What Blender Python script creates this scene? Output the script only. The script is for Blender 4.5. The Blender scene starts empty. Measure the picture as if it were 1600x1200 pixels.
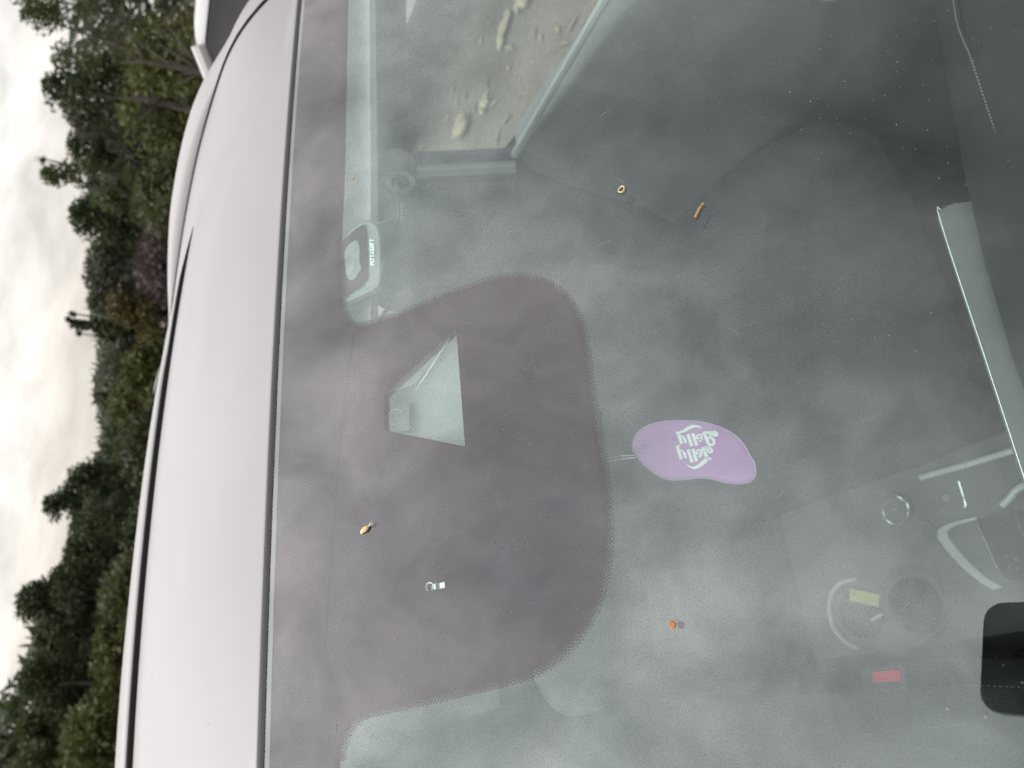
import bpy, bmesh, math, random
from mathutils import Vector, Matrix, noise
from mathutils.geometry import delaunay_2d_cdt
random.seed(7)
R = math.radians
sc = bpy.context.scene
col = sc.collection

# ---------------------------------------------------------------- camera
Z0 = 1.50                                   # height of the windshield's top edge
CAM = Vector((-0.12398, -0.49284, 0.10692 + Z0))
YAW, PITCH, ROLL = R(27.1767), R(28.8213), R(7.9982)
F = 1150.0                                  # focal length in photo pixels (1600 wide)
_fh = Vector((math.sin(YAW), math.cos(YAW), 0)); _r = Vector((math.cos(YAW), -math.sin(YAW), 0)); _u = Vector((0, 0, 1))
FWD = _fh * math.cos(PITCH) - _u * math.sin(PITCH)
_up = _u * math.cos(PITCH) + _fh * math.sin(PITCH)
RGT = _r * math.cos(ROLL) + _up * math.sin(ROLL)
UPV = -_r * math.sin(ROLL) + _up * math.cos(ROLL)
cd = bpy.data.cameras.new('camera'); cam = bpy.data.objects.new('camera', cd); col.objects.link(cam)
cd.sensor_width = 36; cd.lens = F / 1600 * 36; cd.clip_start = 0.005; cd.clip_end = 500
cd.dof.use_dof = True; cd.dof.focus_distance = 0.41; cd.dof.aperture_fstop = 11.5
X, Y, Z = -UPV, RGT, -FWD                   # the phone is held on its side
cam.matrix_world = Matrix(((X.x, Y.x, Z.x, CAM.x), (X.y, Y.y, Z.y, CAM.y), (X.z, Y.z, Z.z, CAM.z), (0, 0, 0, 1)))
sc.camera = cam

# ---------------------------------------------------------------- light
SUN_AZ, SUN_EL = R(-15), R(46)
w = bpy.data.worlds.new('World'); sc.world = w; w.use_nodes = True
nt = w.node_tree; nt.nodes.clear()
def N(t, **kw):
    n = nt.nodes.new(t)
    for k, v in kw.items():
        if k in n.inputs: n.inputs[k].default_value = v
        else: setattr(n, k, v)
    return n
def M(op, a, b=None, c=None):
    n = nt.nodes.new('ShaderNodeMath'); n.operation = op
    for i, v in enumerate((a, b, c)):
        if v is None: continue
        if isinstance(v, (int, float)): n.inputs[i].default_value = v
        else: nt.links.new(v, n.inputs[i])
    return n.outputs[0]
tc = N('ShaderNodeTexCoord'); D = tc.outputs['Generated']
sep = N('ShaderNodeSeparateXYZ'); nt.links.new(D, sep.inputs[0])
zz = M('ADD', M('MAXIMUM', sep.outputs[2], 0.0), 0.32)
cmb = N('ShaderNodeCombineXYZ')
nt.links.new(M('DIVIDE', sep.outputs[0], zz), cmb.inputs[0]); nt.links.new(M('DIVIDE', sep.outputs[1], zz), cmb.inputs[1])
n1 = N('ShaderNodeTexNoise', Scale=3.2, Detail=8.0, Roughness=0.55, Distortion=0.35); nt.links.new(cmb.outputs[0], n1.inputs['Vector'])
n2 = N('ShaderNodeTexNoise', Scale=9.0, Detail=9.0, Roughness=0.6, Distortion=0.5); nt.links.new(cmb.outputs[0], n2.inputs['Vector'])
def lobe(az, el):
    v = Vector((math.sin(R(az)) * math.cos(R(el)), math.cos(R(az)) * math.cos(R(el)), math.sin(R(el))))
    dt = N('ShaderNodeVectorMath', operation='DOT_PRODUCT'); nt.links.new(D, dt.inputs[0]); dt.inputs[1].default_value = v
    return M('MAXIMUM', dt.outputs['Value'], 0.0)
# thin bright cloud overhead and to the left, a bright patch ahead where the sun stands, heavier cloud behind to the right
grad = M('ADD', M('MULTIPLY_ADD', lobe(-60, 45), 3.0, 0.36), M('MULTIPLY', M('POWER', lobe(40, 35), 4.0), 1.45))
cl = M('MULTIPLY_ADD', M('SUBTRACT', n1.outputs['Fac'], 0.5), 2.0, 1.0)
cl = M('MULTIPLY', M('MAXIMUM', cl, 0.35), M('MULTIPLY_ADD', M('SUBTRACT', n2.outputs['Fac'], 0.5), 1.1, 1.0))
# close to the horizon the cloud deck evens out
hz = M('POWER', M('SUBTRACT', 1.0, M('MINIMUM', M('MAXIMUM', sep.outputs[2], 0.0), 1.0)), 3.2)
flat = M('MULTIPLY_ADD', M('SUBTRACT', n1.outputs['Fac'], 0.5), 0.45, 0.68)
clm = M('ADD', M('MULTIPLY', M('MULTIPLY', grad, cl), M('SUBTRACT', 1.0, hz)), M('MULTIPLY', flat, hz))
ramp = N('ShaderNodeValToRGB'); ramp.color_ramp.elements[0].position = 0.35; ramp.color_ramp.elements[1].position = 0.68
ramp.color_ramp.elements[0].color = (0.955, 0.975, 1.0, 1); ramp.color_ramp.elements[1].color = (1.0, 0.965, 0.95, 1)
nt.links.new(n1.outputs['Fac'], ramp.inputs[0])
sky = N('ShaderNodeTexSky'); sky.sky_type = 'NISHITA'; sky.sun_disc = False; sky.sun_elevation = SUN_EL; sky.sun_rotation = SUN_AZ
b1 = N('ShaderNodeBackground', Strength=0.1); nt.links.new(sky.outputs[0], b1.inputs[0])
wm = nt.nodes.new('ShaderNodeMix'); wm.data_type = 'RGBA'; nt.links.new(hz, wm.inputs['Factor']); nt.links.new(ramp.outputs[0], wm.inputs['A']); wm.inputs['B'].default_value = (1.0, 0.93, 0.845, 1)
b2 = N('ShaderNodeBackground'); nt.links.new(wm.outputs['Result'], b2.inputs[0]); nt.links.new(clm, b2.inputs['Strength'])
mx = N('ShaderNodeMixShader'); mx.inputs[0].default_value = 0.94
nt.links.new(b1.outputs[0], mx.inputs[1]); nt.links.new(b2.outputs[0], mx.inputs[2])
wo = N('ShaderNodeOutputWorld'); nt.links.new(mx.outputs[0], wo.inputs[0])
w.cycles.sampling_method = 'MANUAL'; w.cycles.sample_map_resolution = 1024
sl = bpy.data.lights.new('sun', 'SUN'); sl.energy = 0.5; sl.angle = R(20); sl.color = (1.0, 0.95, 0.88)
so = bpy.data.objects.new('sun', sl); col.objects.link(so)
sd = Vector((math.sin(SUN_AZ) * math.cos(SUN_EL), math.cos(SUN_AZ) * math.cos(SUN_EL), math.sin(SUN_EL)))
so.rotation_euler = sd.to_track_quat('Z', 'Y').to_euler(); so.location = sd * 50
sc.view_settings.view_transform = 'Standard'; sc.view_settings.look = 'None'
sc.view_settings.exposure = 0.24; sc.view_settings.gamma = 1.0; sc.view_settings.use_curve_mapping = False
sc.render.engine = 'CYCLES'
sc.cycles.use_denoising = True; sc.cycles.denoising_prefilter = 'NONE'
sc.cycles.max_bounces = 10; sc.cycles.transparent_max_bounces = 24; sc.cycles.glossy_bounces = 5; sc.cycles.diffuse_bounces = 4
sc.cycles.sample_clamp_indirect = 6.0

# ---------------------------------------------------------------- materials
def mat(name, colr, rough=0.5, metal=0.0, var=0.0, vscale=20.0, bump=0.0, bscale=200.0, coat=0.0, spec=0.5, col2=None):
    m = bpy.data.materials.new(name); m.use_nodes = True
    t = m.node_tree; p = t.nodes['Principled BSDF']
    p.inputs['Base Color'].default_value = (*colr, 1); p.inputs['Roughness'].default_value = rough
    p.inputs['Metallic'].default_value = metal; p.inputs['Coat Weight'].default_value = coat
    p.inputs['Coat Roughness'].default_value = 0.06; p.inputs['Specular IOR Level'].default_value = spec
    co = t.nodes.new('ShaderNodeTexCoord')
    if var > 0 or col2:
        nz = t.nodes.new('ShaderNodeTexNoise'); nz.inputs['Scale'].default_value = vscale; nz.inputs['Detail'].default_value = 6
        t.links.new(co.outputs['Object'], nz.inputs['Vector'])
        rp = t.nodes.new('ShaderNodeValToRGB'); rp.color_ramp.elements[0].position = 0.3; rp.color_ramp.elements[1].position = 0.7
        c2 = col2 or tuple(min(1, c * (1 + var)) for c in colr)
        c1 = colr if col2 else tuple(c * (1 - var) for c in colr)
        rp.color_ramp.elements[0].color = (*c1, 1); rp.color_ramp.elements[1].color = (*c2, 1)
        t.links.new(nz.outputs['Fac'], rp.inputs[0]); t.links.new(rp.outputs[0], p.inputs['Base Color'])
    if bump > 0:
        nb = t.nodes.new('ShaderNodeTexNoise'); nb.inputs['Scale'].default_value = bscale; nb.inputs['Detail'].default_value = 4
        t.links.new(co.outputs['Object'], nb.inputs['Vector'])
        bp = t.nodes.new('ShaderNodeBump'); bp.inputs['Strength'].default_value = bump; bp.inputs['Distance'].default_value = 0.002
        t.links.new(nb.outputs['Fac'], bp.inputs['Height']); t.links.new(bp.outputs[0], p.inputs['Normal'])
    return m

def glass_mat(name, tint, ior, dirt=0.0, coat=(1, 1, 1)):
    """thin clear sheet: mirror reflection by Fresnel, the rest goes straight through; a little dust film on it"""
    m = bpy.data.materials.new(name); m.use_nodes = True; t = m.node_tree; t.nodes.clear()
    L = t.links.new
    out = t.nodes.new('ShaderNodeOutputMaterial'); tr = t.nodes.new('ShaderNodeBsdfTransparent'); gl = t.nodes.new('ShaderNodeBsdfGlossy')
    tr.inputs[0].default_value = (*tint, 1); gl.inputs['Roughness'].default_value = 0.0; gl.inputs[0].default_value = (*coat, 1)
    ge = t.nodes.new('ShaderNodeNewGeometry'); mi = t.nodes.new('ShaderNodeMath'); mi.operation = 'MULTIPLY_ADD'
    mi.inputs[1].default_value = 1.0 / ior - ior; mi.inputs[2].default_value = ior
    L(ge.outputs['Backfacing'], mi.inputs[0])
    fr = t.nodes.new('ShaderNodeFresnel'); L(mi.outputs[0], fr.inputs['IOR'])
    mx = t.nodes.new('ShaderNodeMixShader'); L(fr.outputs[0], mx.inputs[0]); L(tr.outputs[0], mx.inputs[1]); L(gl.outputs[0], mx.inputs[2])
    last = mx.outputs[0]
    if dirt > 0:
        co = t.nodes.new('ShaderNodeTexCoord'); nz = t.nodes.new('ShaderNodeTexNoise'); nz.inputs['Scale'].default_value = 9; nz.inputs['Detail'].default_value = 9
        nz.inputs['Roughness'].default_value = 0.7
        mp = t.nodes.new('ShaderNodeMapping'); mp.inputs['Scale'].default_value = (1.6, 0.7, 1.0); mp.inputs['Rotation'].default_value = (0, 0, 0.5)
        L(co.outputs['Object'], mp.inputs[0]); L(mp.outputs[0], nz.inputs['Vector'])
        nf = t.nodes.new('ShaderNodeTexNoise'); nf.inputs['Scale'].default_value = 260; nf.inputs['Detail'].default_value = 2; L(co.outputs['Object'], nf.inputs['Vector'])
        rp = t.nodes.new('ShaderNodeMapRange'); rp.inputs[1].default_value = 0.45; rp.inputs[2].default_value = 0.8; rp.inputs[3].default_value = 0.12; rp.inputs[4].default_value = 1.0
        L(nz.outputs['Fac'], rp.inputs[0])
        rq = t.nodes.new('ShaderNodeMapRange'); rq.inputs[1].default_value = 0.45; rq.inputs[2].default_value = 0.75; rq.inputs[3].default_value = 0.25; rq.inputs[4].default_value = 2.2
        L(nf.outputs['Fac'], rq.inputs[0])
        mu = t.nodes.new('ShaderNodeMath'); mu.operation = 'MULTIPLY'; L(rp.outputs[0], mu.inputs[0]); L(rq.outputs[0], mu.inputs[1])
        mv = t.nodes.new('ShaderNodeMath'); mv.operation = 'MULTIPLY'; L(mu.outputs[0], mv.inputs[0]); mv.inputs[1].default_value = dirt
        df = t.nodes.new('ShaderNodeBsdfDiffuse'); df.inputs[0].default_value = (0.6, 0.58, 0.55, 1)
        m2 = t.nodes.new('ShaderNodeMixShader'); L(mv.outputs[0], m2.inputs[0]); L(last, m2.inputs[1]); L(df.outputs[0], m2.inputs[2]); last = m2.outputs[0]
    L(last, out.inputs[0])
    return m

MT = {}
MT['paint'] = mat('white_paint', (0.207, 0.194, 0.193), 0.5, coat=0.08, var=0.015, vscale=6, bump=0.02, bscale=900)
MT['paint2'] = mat('white_paint_plain', (0.34, 0.33, 0.33), 0.4, coat=0.15)
MT['rubber'] = mat('black_rubber', (0.012, 0.012, 0.013), 0.6, spec=0.3)
MT['frit'] = mat('black_ceramic', (0.026, 0.019, 0.024), 0.55, spec=0.0)
MT['glass_out'] = glass_mat('outer_ply', (0.89, 0.975, 0.95), 1.69, 0.007, (1.0, 0.965, 0.985))
MT['glass_in'] = glass_mat('inner_ply', (0.96, 0.98, 0.97), 1.58, 0, (0.86, 1.0, 0.97))
MT['side_glass'] = glass_mat('side_glass', (0.86, 0.92, 0.9), 1.5)
MT['dark_glass'] = mat('dark_glass', (0.006, 0.006, 0.007), 0.05, spec=0.5)
MT['glass_edge'] = mat('ground_glass_edge', (0.20, 0.21, 0.22), 0.4)
MT['liner'] = mat('headliner_cloth', (0.52, 0.53, 0.51), 0.95, bump=0.3, bscale=1500, var=0.03, vscale=30)
MT['plastic'] = mat('black_plastic', (0.055, 0.057, 0.058), 0.5, bump=0.3, bscale=1400, var=0.1, vscale=15)
MT['plastic_grey'] = mat('grey_plastic', (0.15, 0.157, 0.158), 0.45, bump=0.25, bscale=1400)
MT['console'] = mat('console_grey', (0.19, 0.197, 0.197), 0.5, bump=0.25, bscale=1400)
MT['armrest'] = mat('armrest_leather', (0.095, 0.098, 0.098), 0.6, bump=0.4, bscale=700)
MT['dash'] = mat('dash_plastic', (0.022, 0.023, 0.025), 0.7, bump=0.3, bscale=1400, spec=0.3)
MT['well_disc'] = mat('well_shade', (0.012, 0.012, 0.013), 0.6, spec=0.2)  # near-black stands for the shade inside the cup holder
MT['piano'] = mat('gloss_black', (0.015, 0.015, 0.016), 0.12)
MT['leather'] = mat('charcoal_leather', (0.05, 0.05, 0.053), 0.5, bump=0.5, bscale=700, var=0.12, vscale=12)
MT['carpet'] = mat('carpet', (0.035, 0.034, 0.034), 0.95, bump=0.8, bscale=600, var=0.2, vscale=60)
MT['thread'] = mat('pale_thread', (0.22, 0.225, 0.22), 0.8)
MT['chrome'] = mat('satin_chrome', (0.72, 0.75, 0.76), 0.22, 1.0)
MT['silver'] = mat('silver_trim', (0.92, 0.94, 0.94), 0.4, 0.1)
MT['trim'] = mat('pale_trim', (0.55, 0.565, 0.56), 0.5)
MT['red'] = mat('red_plastic', (0.60, 0.02, 0.05), 0.4)
MT['shroud'] = mat('shroud_plastic', (0.20, 0.215, 0.21), 0.7, bump=0.2, bscale=1500)
MT['lens'] = mat('lens_glass', (0.01, 0.012, 0.016), 0.08)
MT['cam_body'] = mat('camera_body', (0.13, 0.135, 0.135), 0.45, bump=0.2, bscale=1800)
MT['bracket'] = mat('bracket_plastic', (0.16, 0.165, 0.165), 0.5)
MT['white_print'] = mat('white_print', (0.9, 0.93, 0.92), 0.6)
MT['grey_print'] = mat('grey_print', (0.36, 0.38, 0.37), 0.6)
MT['pad'] = mat('adhesive_pad', (0.03, 0.026, 0.028), 0.5)
MT['film'] = mat('adhesive_contact', (0.14, 0.145, 0.14), 0.6, var=0.35, vscale=120)
MT['purple'] = mat('purple_card', (0.50, 0.235, 0.53), 0.5, var=0.03, vscale=20)
MT['purple_edge'] = mat('pale_purple', (0.45, 0.32, 0.50), 0.5)
MT['cord'] = mat('clear_cord', (0.55, 0.57, 0.56), 0.5)
MT['yellow'] = mat('yellow_paper', (0.95, 0.85, 0.20), 0.8, var=0.06, vscale=60)
MT['ink'] = mat('dark_ink', (0.08, 0.07, 0.03), 0.8)
MT['seed'] = mat('straw_seed', (0.62, 0.46, 0.20), 0.6, var=0.25, vscale=900)
MT['twig'] = mat('orange_twig', (0.52, 0.26, 0.06), 0.6, var=0.3, vscale=600)
MT['drop'] = mat('orange_resin', (0.30, 0.11, 0.015), 0.3, var=0.2, vscale=700)
MT['dust'] = mat('dust_white', (0.30, 0.295, 0.285), 0.9)
MT['phone'] = mat('phone_black', (0.006, 0.006, 0.007), 0.4, spec=0.3)
MT['tyre'] = mat('tyre_rubber', (0.02, 0.02, 0.02), 0.8)
MT['bark'] = mat('grey_bark', (0.045, 0.038, 0.03), 0.9, var=0.35, vscale=6, bump=0.6, bscale=40)
MT['wood'] = mat('pale_wood', (0.24, 0.20, 0.135), 0.8, var=0.2, vscale=25)
MT['stone'] = mat('pale_stone', (0.5, 0.5, 0.47), 0.9, var=0.15, vscale=20)
MT['dry'] = mat('dry_leaf', (0.17, 0.135, 0.09), 0.8, var=0.3, vscale=15)

def leaf_mat(name, c1, c2):
    m = bpy.data.materials.new(name); m.use_nodes = True; t = m.node_tree; p = t.nodes['Principled BSDF']
    ge = t.nodes.new('ShaderNodeNewGeometry'); rp = t.nodes.new('ShaderNodeValToRGB')
    rp.color_ramp.elements[0].color = (*c1, 1); rp.color_ramp.elements[1].color = (*c2, 1)
    t.links.new(ge.outputs['Random Per Island'], rp.inputs[0]); t.links.new(rp.outputs[0], p.inputs['Base Color'])
    p.inputs['Roughness'].default_value = 0.6; p.inputs['Specular IOR Level'].default_value = 0.25
    tl = t.nodes.new('ShaderNodeBsdfTranslucent'); t.links.new(rp.outputs[0], tl.inputs[0])
    mx = t.nodes.new('ShaderNodeMixShader'); mx.inputs[0].default_value = 0.3
    t.links.new(p.outputs[0], mx.inputs[1]); t.links.new(tl.outputs[0], mx.inputs[2])
    t.links.new(mx.outputs[0], t.nodes['Material Output'].inputs[0])
    return m
K_ = 0.9
def leaf_mat2(n, a, b): return leaf_mat(n, tuple(c * K_ for c in a), tuple(c * K_ for c in b))
LEAF = dict(dark=leaf_mat2('leaf_dark', (0.022, 0.034, 0.012), (0.055, 0.072, 0.026)),
            mid=leaf_mat2('leaf_mid', (0.035, 0.048, 0.014), (0.085, 0.10, 0.032)),
            lime=leaf_mat2('leaf_lime', (0.045, 0.052, 0.013), (0.10, 0.108, 0.03)),
            grey=leaf_mat2('leaf_grey', (0.045, 0.05, 0.032), (0.10, 0.10, 0.065)),
            purple=leaf_mat2('leaf_purple', (0.045, 0.032, 0.032), (0.095, 0.065, 0.062)),
            yellow=leaf_mat2('leaf_yellow', (0.05, 0.045, 0.014), (0.11, 0.09, 0.028)))

# ---------------------------------------------------------------- helpers
class MB:
    def __init__(self): self.v = []; self.f = []
    def add(self, vs, fs):
        o = len(self.v); self.v += [tuple(p) for p in vs]; self.f += [tuple(i + o for i in f) for f in fs]; return self
    def box(self, c, s, rot=None):
        hx, hy, hz = s[0] / 2, s[1] / 2, s[2] / 2
        vs = [Vector((x, y, z)) for x in (-hx, hx) for y in (-hy, hy) for z in (-hz, hz)]
        if rot is not None: vs = [rot @ p for p in vs]
        return self.add([p + Vector(c) for p in vs], [(0, 1, 3, 2), (4, 6, 7, 5), (0, 4, 5, 1), (2, 3, 7, 6), (0, 2, 6, 4), (1, 5, 7, 3)])
    def loft(self, rings, closed=True, caps=True):
        n = len(rings[0]); vs = [p for r in rings for p in r]; fs = []
        for i in range(len(rings) - 1):
            for j in range(n if closed else n - 1):
                k = (j + 1) % n; fs.append((i * n + j, i * n + k, (i + 1) * n + k, (i + 1) * n + j))
        if caps and closed:
            fs.append(tuple(range(n))[::-1]); fs.append(tuple((len(rings) - 1) * n + j for j in range(n)))
        return self.add(vs, fs)
    def tube(self, pts, rad, n=8, caps=True):
        pts = [Vector(p) for p in pts]; rings = []
        if isinstance(rad, (int, float)): rad = [rad] * len(pts)
        prev = None
        for i, p in enumerate(pts):
            d = (pts[min(i + 1, len(pts) - 1)] - pts[max(i - 1, 0)]).normalized()
            a = d.orthogonal().normalized() if prev is None else (prev - d * prev.dot(d)).normalized()
            prev = a; b = d.cross(a)
            rings.append([p + (a * math.cos(t) + b * math.sin(t)) * rad[i] for t in [2 * math.pi * j / n for j in range(n)]])
        return self.loft(rings, True, caps)
    def grid(self, rows):
        n = len(rows[0]); vs = [p for r in rows for p in r]
        return self.add(vs, [(i * n + j, i * n + j + 1, (i + 1) * n + j + 1, (i + 1) * n + j) for i in range(len(rows) - 1) for j in range(n - 1)])
    def poly(self, pts, nrm, th):
        """flat plate: outline pts at the front, th behind it"""
        n = len(pts); nv = Vector(nrm).normalized(); fr = [Vector(p) for p in pts]; bk = [p - nv * th for p in fr]
        return self.add(fr + bk, [tuple(range(n)), tuple(range(2 * n - 1, n - 1, -1))] + [(i, (i + 1) % n + 0, (i + 1) % n + n, i + n) for i in range(n)])
    def disc(self, c, nrm, r, th, n=24, r2=None):
        nv = Vector(nrm).normalized(); a = nv.orthogonal().normalized(); b = nv.cross(a); c = Vector(c)
        r2 = r if r2 is None else r2
        top = [c + (a * math.cos(t) + b * math.sin(t)) * r2 for t in [2 * math.pi * j / n for j in range(n)]]
        bot = [c - nv * th + (a * math.cos(t) + b * math.sin(t)) * r for t in [2 * math.pi * j / n for j in range(n)]]
        return self.loft([bot, top])
    def ring(self, c, nrm, r, tr, n=36, m=8, a0=0.0, a1=2 * math.pi, axis=None):
        nv = Vector(nrm).normalized(); a = (axis or nv.orthogonal()).normalized(); b = nv.cross(a); c = Vector(c)
        full = abs(a1 - a0 - 2 * math.pi) < 1e-6
        k = n if full else n + 1
        pts = [c + (a * math.cos(t) + b * math.sin(t)) * r for t in [a0 + (a1 - a0) * j / n for j in range(k)]]
        if not full: return self.tube(pts, tr, m)
        rings = []
        for j in range(k):
            t = a0 + (a1 - a0) * j / n; rd = a * math.cos(t) + b * math.sin(t)
            rings.append([pts[j] + (rd * math.cos(s) + nv * math.sin(s)) * tr for s in [2 * math.pi * q / m for q in range(m)]])
        rings.append(rings[0]); return self.loft(rings, True, False)
    def build(self, name, m, parent=None, smooth=True, bevel=0.0, angle=40, recalc=True):
        me = bpy.data.meshes.new(name); me.from_pydata(self.v, [], self.f)
        if recalc:
            bm = bmesh.new(); bm.from_mesh(me); bmesh.ops.recalc_face_normals(bm, faces=bm.faces); bm.to_mesh(me); bm.free()
        me.materials.append(m)
        o = bpy.data.objects.new(name, me); col.objects.link(o)
        if smooth:
            me.shade_smooth()
            me.set_sharp_from_angle(angle=R(angle))
        if bevel > 0:
            bv = o.modifiers.new('bevel', 'BEVEL'); bv.width = bevel; bv.segments = 3; bv.limit_method = 'ANGLE'; bv.angle_limit = R(35)
        adopt(o, parent)
        return o
def root_of(p):
    return p
def adopt(o, parent):
    if parent is not None:
        o.parent = parent
        q, loc = parent, Vector((0, 0, 0))
        o.matrix_parent_inverse = world_inv(parent)
def world_inv(p):
    m = Matrix.Identity(4)
    if p.get('_anchor'): m = Matrix.Translation(-Vector(p['_anchor']))
    return m
def tag(o, label, cat=None, group=None, kind=None):
    o['label'] = label
    if cat: o['category'] = cat
    if group: o['group'] = group
    if kind: o['kind'] = kind
    return o
def empty(name, loc):
    e = bpy.data.objects.new(name, None); col.objects.link(e); e.location = loc; e.empty_display_size = 0.1
    e['_anchor'] = tuple(loc); return e
def up(h):
    return Vector((0, 0, h))

# rays of the photograph, used to survey where things stand on real surfaces
def ray(p):
    ux, uy = 1200 - p[1], p[0]
    return (RGT * ((ux - 600) / F) - UPV * ((uy - 800) / F) + FWD).normalized()
def on_plane(p, axis, val):
    d = ray(p); return CAM + d * ((val - CAM[axis]) / d[axis])
def on_any(p, c, n):
    d = ray(p); return CAM + d * ((Vector(c) - CAM).dot(n) / d.dot(n))
def at_range(p, dist):
    d = ray(p); h = math.hypot(d.x, d.y); return CAM + d * (dist / h)

# ---------------------------------------------------------------- windshield surface
RAKE = math.tan(R(26.9776)); KX = 0.11976; CH = 0.115355; WB = 0.0538
def gz(x, y): return Z0 + RAKE * y - KX * x * x
def yh(x): return CH * x * x
def gn(x): return Vector((2 * KX * x, -RAKE, 1)).normalized()
def gp(x, y, off=0.0): return Vector((x, y, gz(x, y))) + gn(x) * off
def on_glass(p, off=0.0):
    d = ray(p); c = CAM
    A = KX * d.x ** 2; B = d.z - RAKE * d.y + 2 * KX * c.x * d.x; C = (c.z - Z0) - RAKE * c.y + KX * c.x ** 2
    s = (-B - math.sqrt(max(B * B - 4 * A * C, 0))) / (2 * A); s2 = (-B + math.sqrt(max(B * B - 4 * A * C, 0))) / (2 * A)
    s = min(t for t in (s, s2) if t > 0)
    q = c + d * s
    if off: # move to the offset surface along the ray
        q = q + d * (off / d.dot(gn(q.x)))
    return q
def gxy(p, off=-0.0025):
    q = on_glass(p, off); n_ = gn(q.x); return (q.x - n_.x * off, q.y - n_.y * off)
def catmull(pts, n=6, closed=False):
    out = []; P = [Vector(p) for p in pts]; k = len(P)
    rng = range(k if closed else k - 1)
    for i in rng:
        p0 = P[(i - 1) % k] if closed or i > 0 else P[0]; p1 = P[i]; p2 = P[(i + 1) % k]; p3 = P[(i + 2) % k] if closed or i + 2 < k else P[-1]
        for j in range(n):
            t = j / n
            out.append(0.5 * ((2 * p1) + (p2 - p0) * t + (2 * p0 - 5 * p1 + 4 * p2 - p3) * t * t + (3 * p1 - p0 - 3 * p2 + p3) * t ** 3))
    if not closed: out.append(P[-1])
    return out
def inside(p, poly):
    x, y = p; c = False; n = len(poly); j = n - 1
    for i in range(n):
        xi, yi = poly[i][0], poly[i][1]; xj, yj = poly[j][0], poly[j][1]
        if (yi > y) != (yj > y) and x < (xj - xi) * (y - yi) / (yj - yi) + xi: c = not c
        j = i
    return c
def sheet(polys, keep, off, step=0.03, thick=0.0):
    """triangulated sheet lying on the windshield, cut exactly along the outlines in polys"""
    vs, es = [], []
    for pl in polys:
        o = len(vs); vs += [Vector((p[0], p[1])) for p in pl]; es += [(o + i, o + (i + 1) % len(pl)) for i in range(len(pl))]
    x0 = min(v.x for v in vs); x1 = max(v.x for v in vs); y0 = min(v.y for v in vs); y1 = max(v.y for v in vs)
    i = x0 + step / 2
    while i < x1:
        j = y0 + step / 2
        while j < y1:
            if keep((i, j)): vs.append(Vector((i + 1e-4 * math.sin(j * 99), j + 1e-4 * math.cos(i * 77))))
            j += step
        i += step
    V, E_, Fc = delaunay_2d_cdt(vs, es, [], 0, 1e-6)[:3]
    mb = MB(); fs = [f for f in Fc if keep((sum(V[k].x for k in f) / 3, sum(V[k].y for k in f) / 3))]
    mb.add([gp(v.x, v.y, off) for v in V], fs)
    return mb

# ================================================================ THE GROUND
gm = bpy.data.materials.new('gravel_ground'); gm.use_nodes = True
t = gm.node_tree; p = t.nodes['Principled BSDF']; co = t.nodes.new('ShaderNodeTexCoord')
def tn(scale, detail=6): 
    n = t.nodes.new('ShaderNodeTexNoise'); n.inputs['Scale'].default_value = scale; n.inputs['Detail'].default_value = detail
    t.links.new(co.outputs['Object'], n.inputs['Vector']); return n
a, b = tn(1.3), tn(38, 4)
r1 = t.nodes.new('ShaderNodeValToRGB'); r1.color_ramp.elements[0].position = 0.35; r1.color_ramp.elements[1].position = 0.68
r1.color_ramp.elements[0].color = (0.085, 0.069, 0.058, 1); r1.color_ramp.elements[1].color = (0.155, 0.132, 0.112, 1); t.links.new(a.outputs['Fac'], r1.inputs[0])
r2 = t.nodes.new('ShaderNodeValToRGB'); r2.color_ramp.elements[0].position = 0.38; r2.color_ramp.elements[1].position = 0.66
r2.color_ramp.elements[0].color = (0.72, 0.72, 0.72, 1); r2.color_ramp.elements[1].color = (1.12, 1.11, 1.07, 1); t.links.new(b.outputs['Fac'], r2.inputs[0])
mm = t.nodes.new('ShaderNodeMix'); mm.data_type = 'RGBA'; mm.blend_type = 'MULTIPLY'; mm.inputs['Factor'].default_value = 1
t.links.new(r1.outputs[0], mm.inputs['A']); t.links.new(r2.outputs[0], mm.inputs['B']); t.links.new(mm.outputs['Result'], p.inputs['Base Color'])
p.inputs['Roughness'].default_value = 0.95
bp = t.nodes.new('ShaderNodeBump'); bp.inputs['Strength'].default_value = 0.45; bp.inputs['Distance'].default_value = 0.015
t.links.new(b.outputs['Fac'], bp.inputs['Height']); t.links.new(bp.outputs[0], p.inputs['Normal'])
mb = MB(); rows = []
rad = [0, 2, 4, 7, 11, 16, 24, 40, 80, 200]
NA = 48
vs = [Vector((0, 0, 0))]; fs = []
for i, r_ in enumerate(rad[1:]):
    for j in range(NA):
        th = 2 * math.pi * j / NA; x, y = r_ * math.cos(th), r_ * math.sin(th)
        h = 0 if r_ < 5 else 0.25 * noise.noise(Vector((x * .08, y * .08, 0)))
        vs.append(Vector((x, y, h)))
for j in range(NA): fs.append((0, 1 + j, 1 + (j + 1) % NA))
for i in range(len(rad) - 2):
    for j in range(NA):
        a_, b_ = 1 + i * NA + j, 1 + i * NA + (j + 1) % NA
        fs.append((a_, a_ + NA, b_ + NA, b_))
o = mb.add(vs, fs).build('ground', gm); tag(o, 'bare grey brown gravel ground beside the car', kind='structure')

# ================================================================ THE CAR
car = empty('parked_car', (0, 0.7, 0))
tag(car, 'white car seen close through its dusty raked windshield, filling the picture', 'car')

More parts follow.
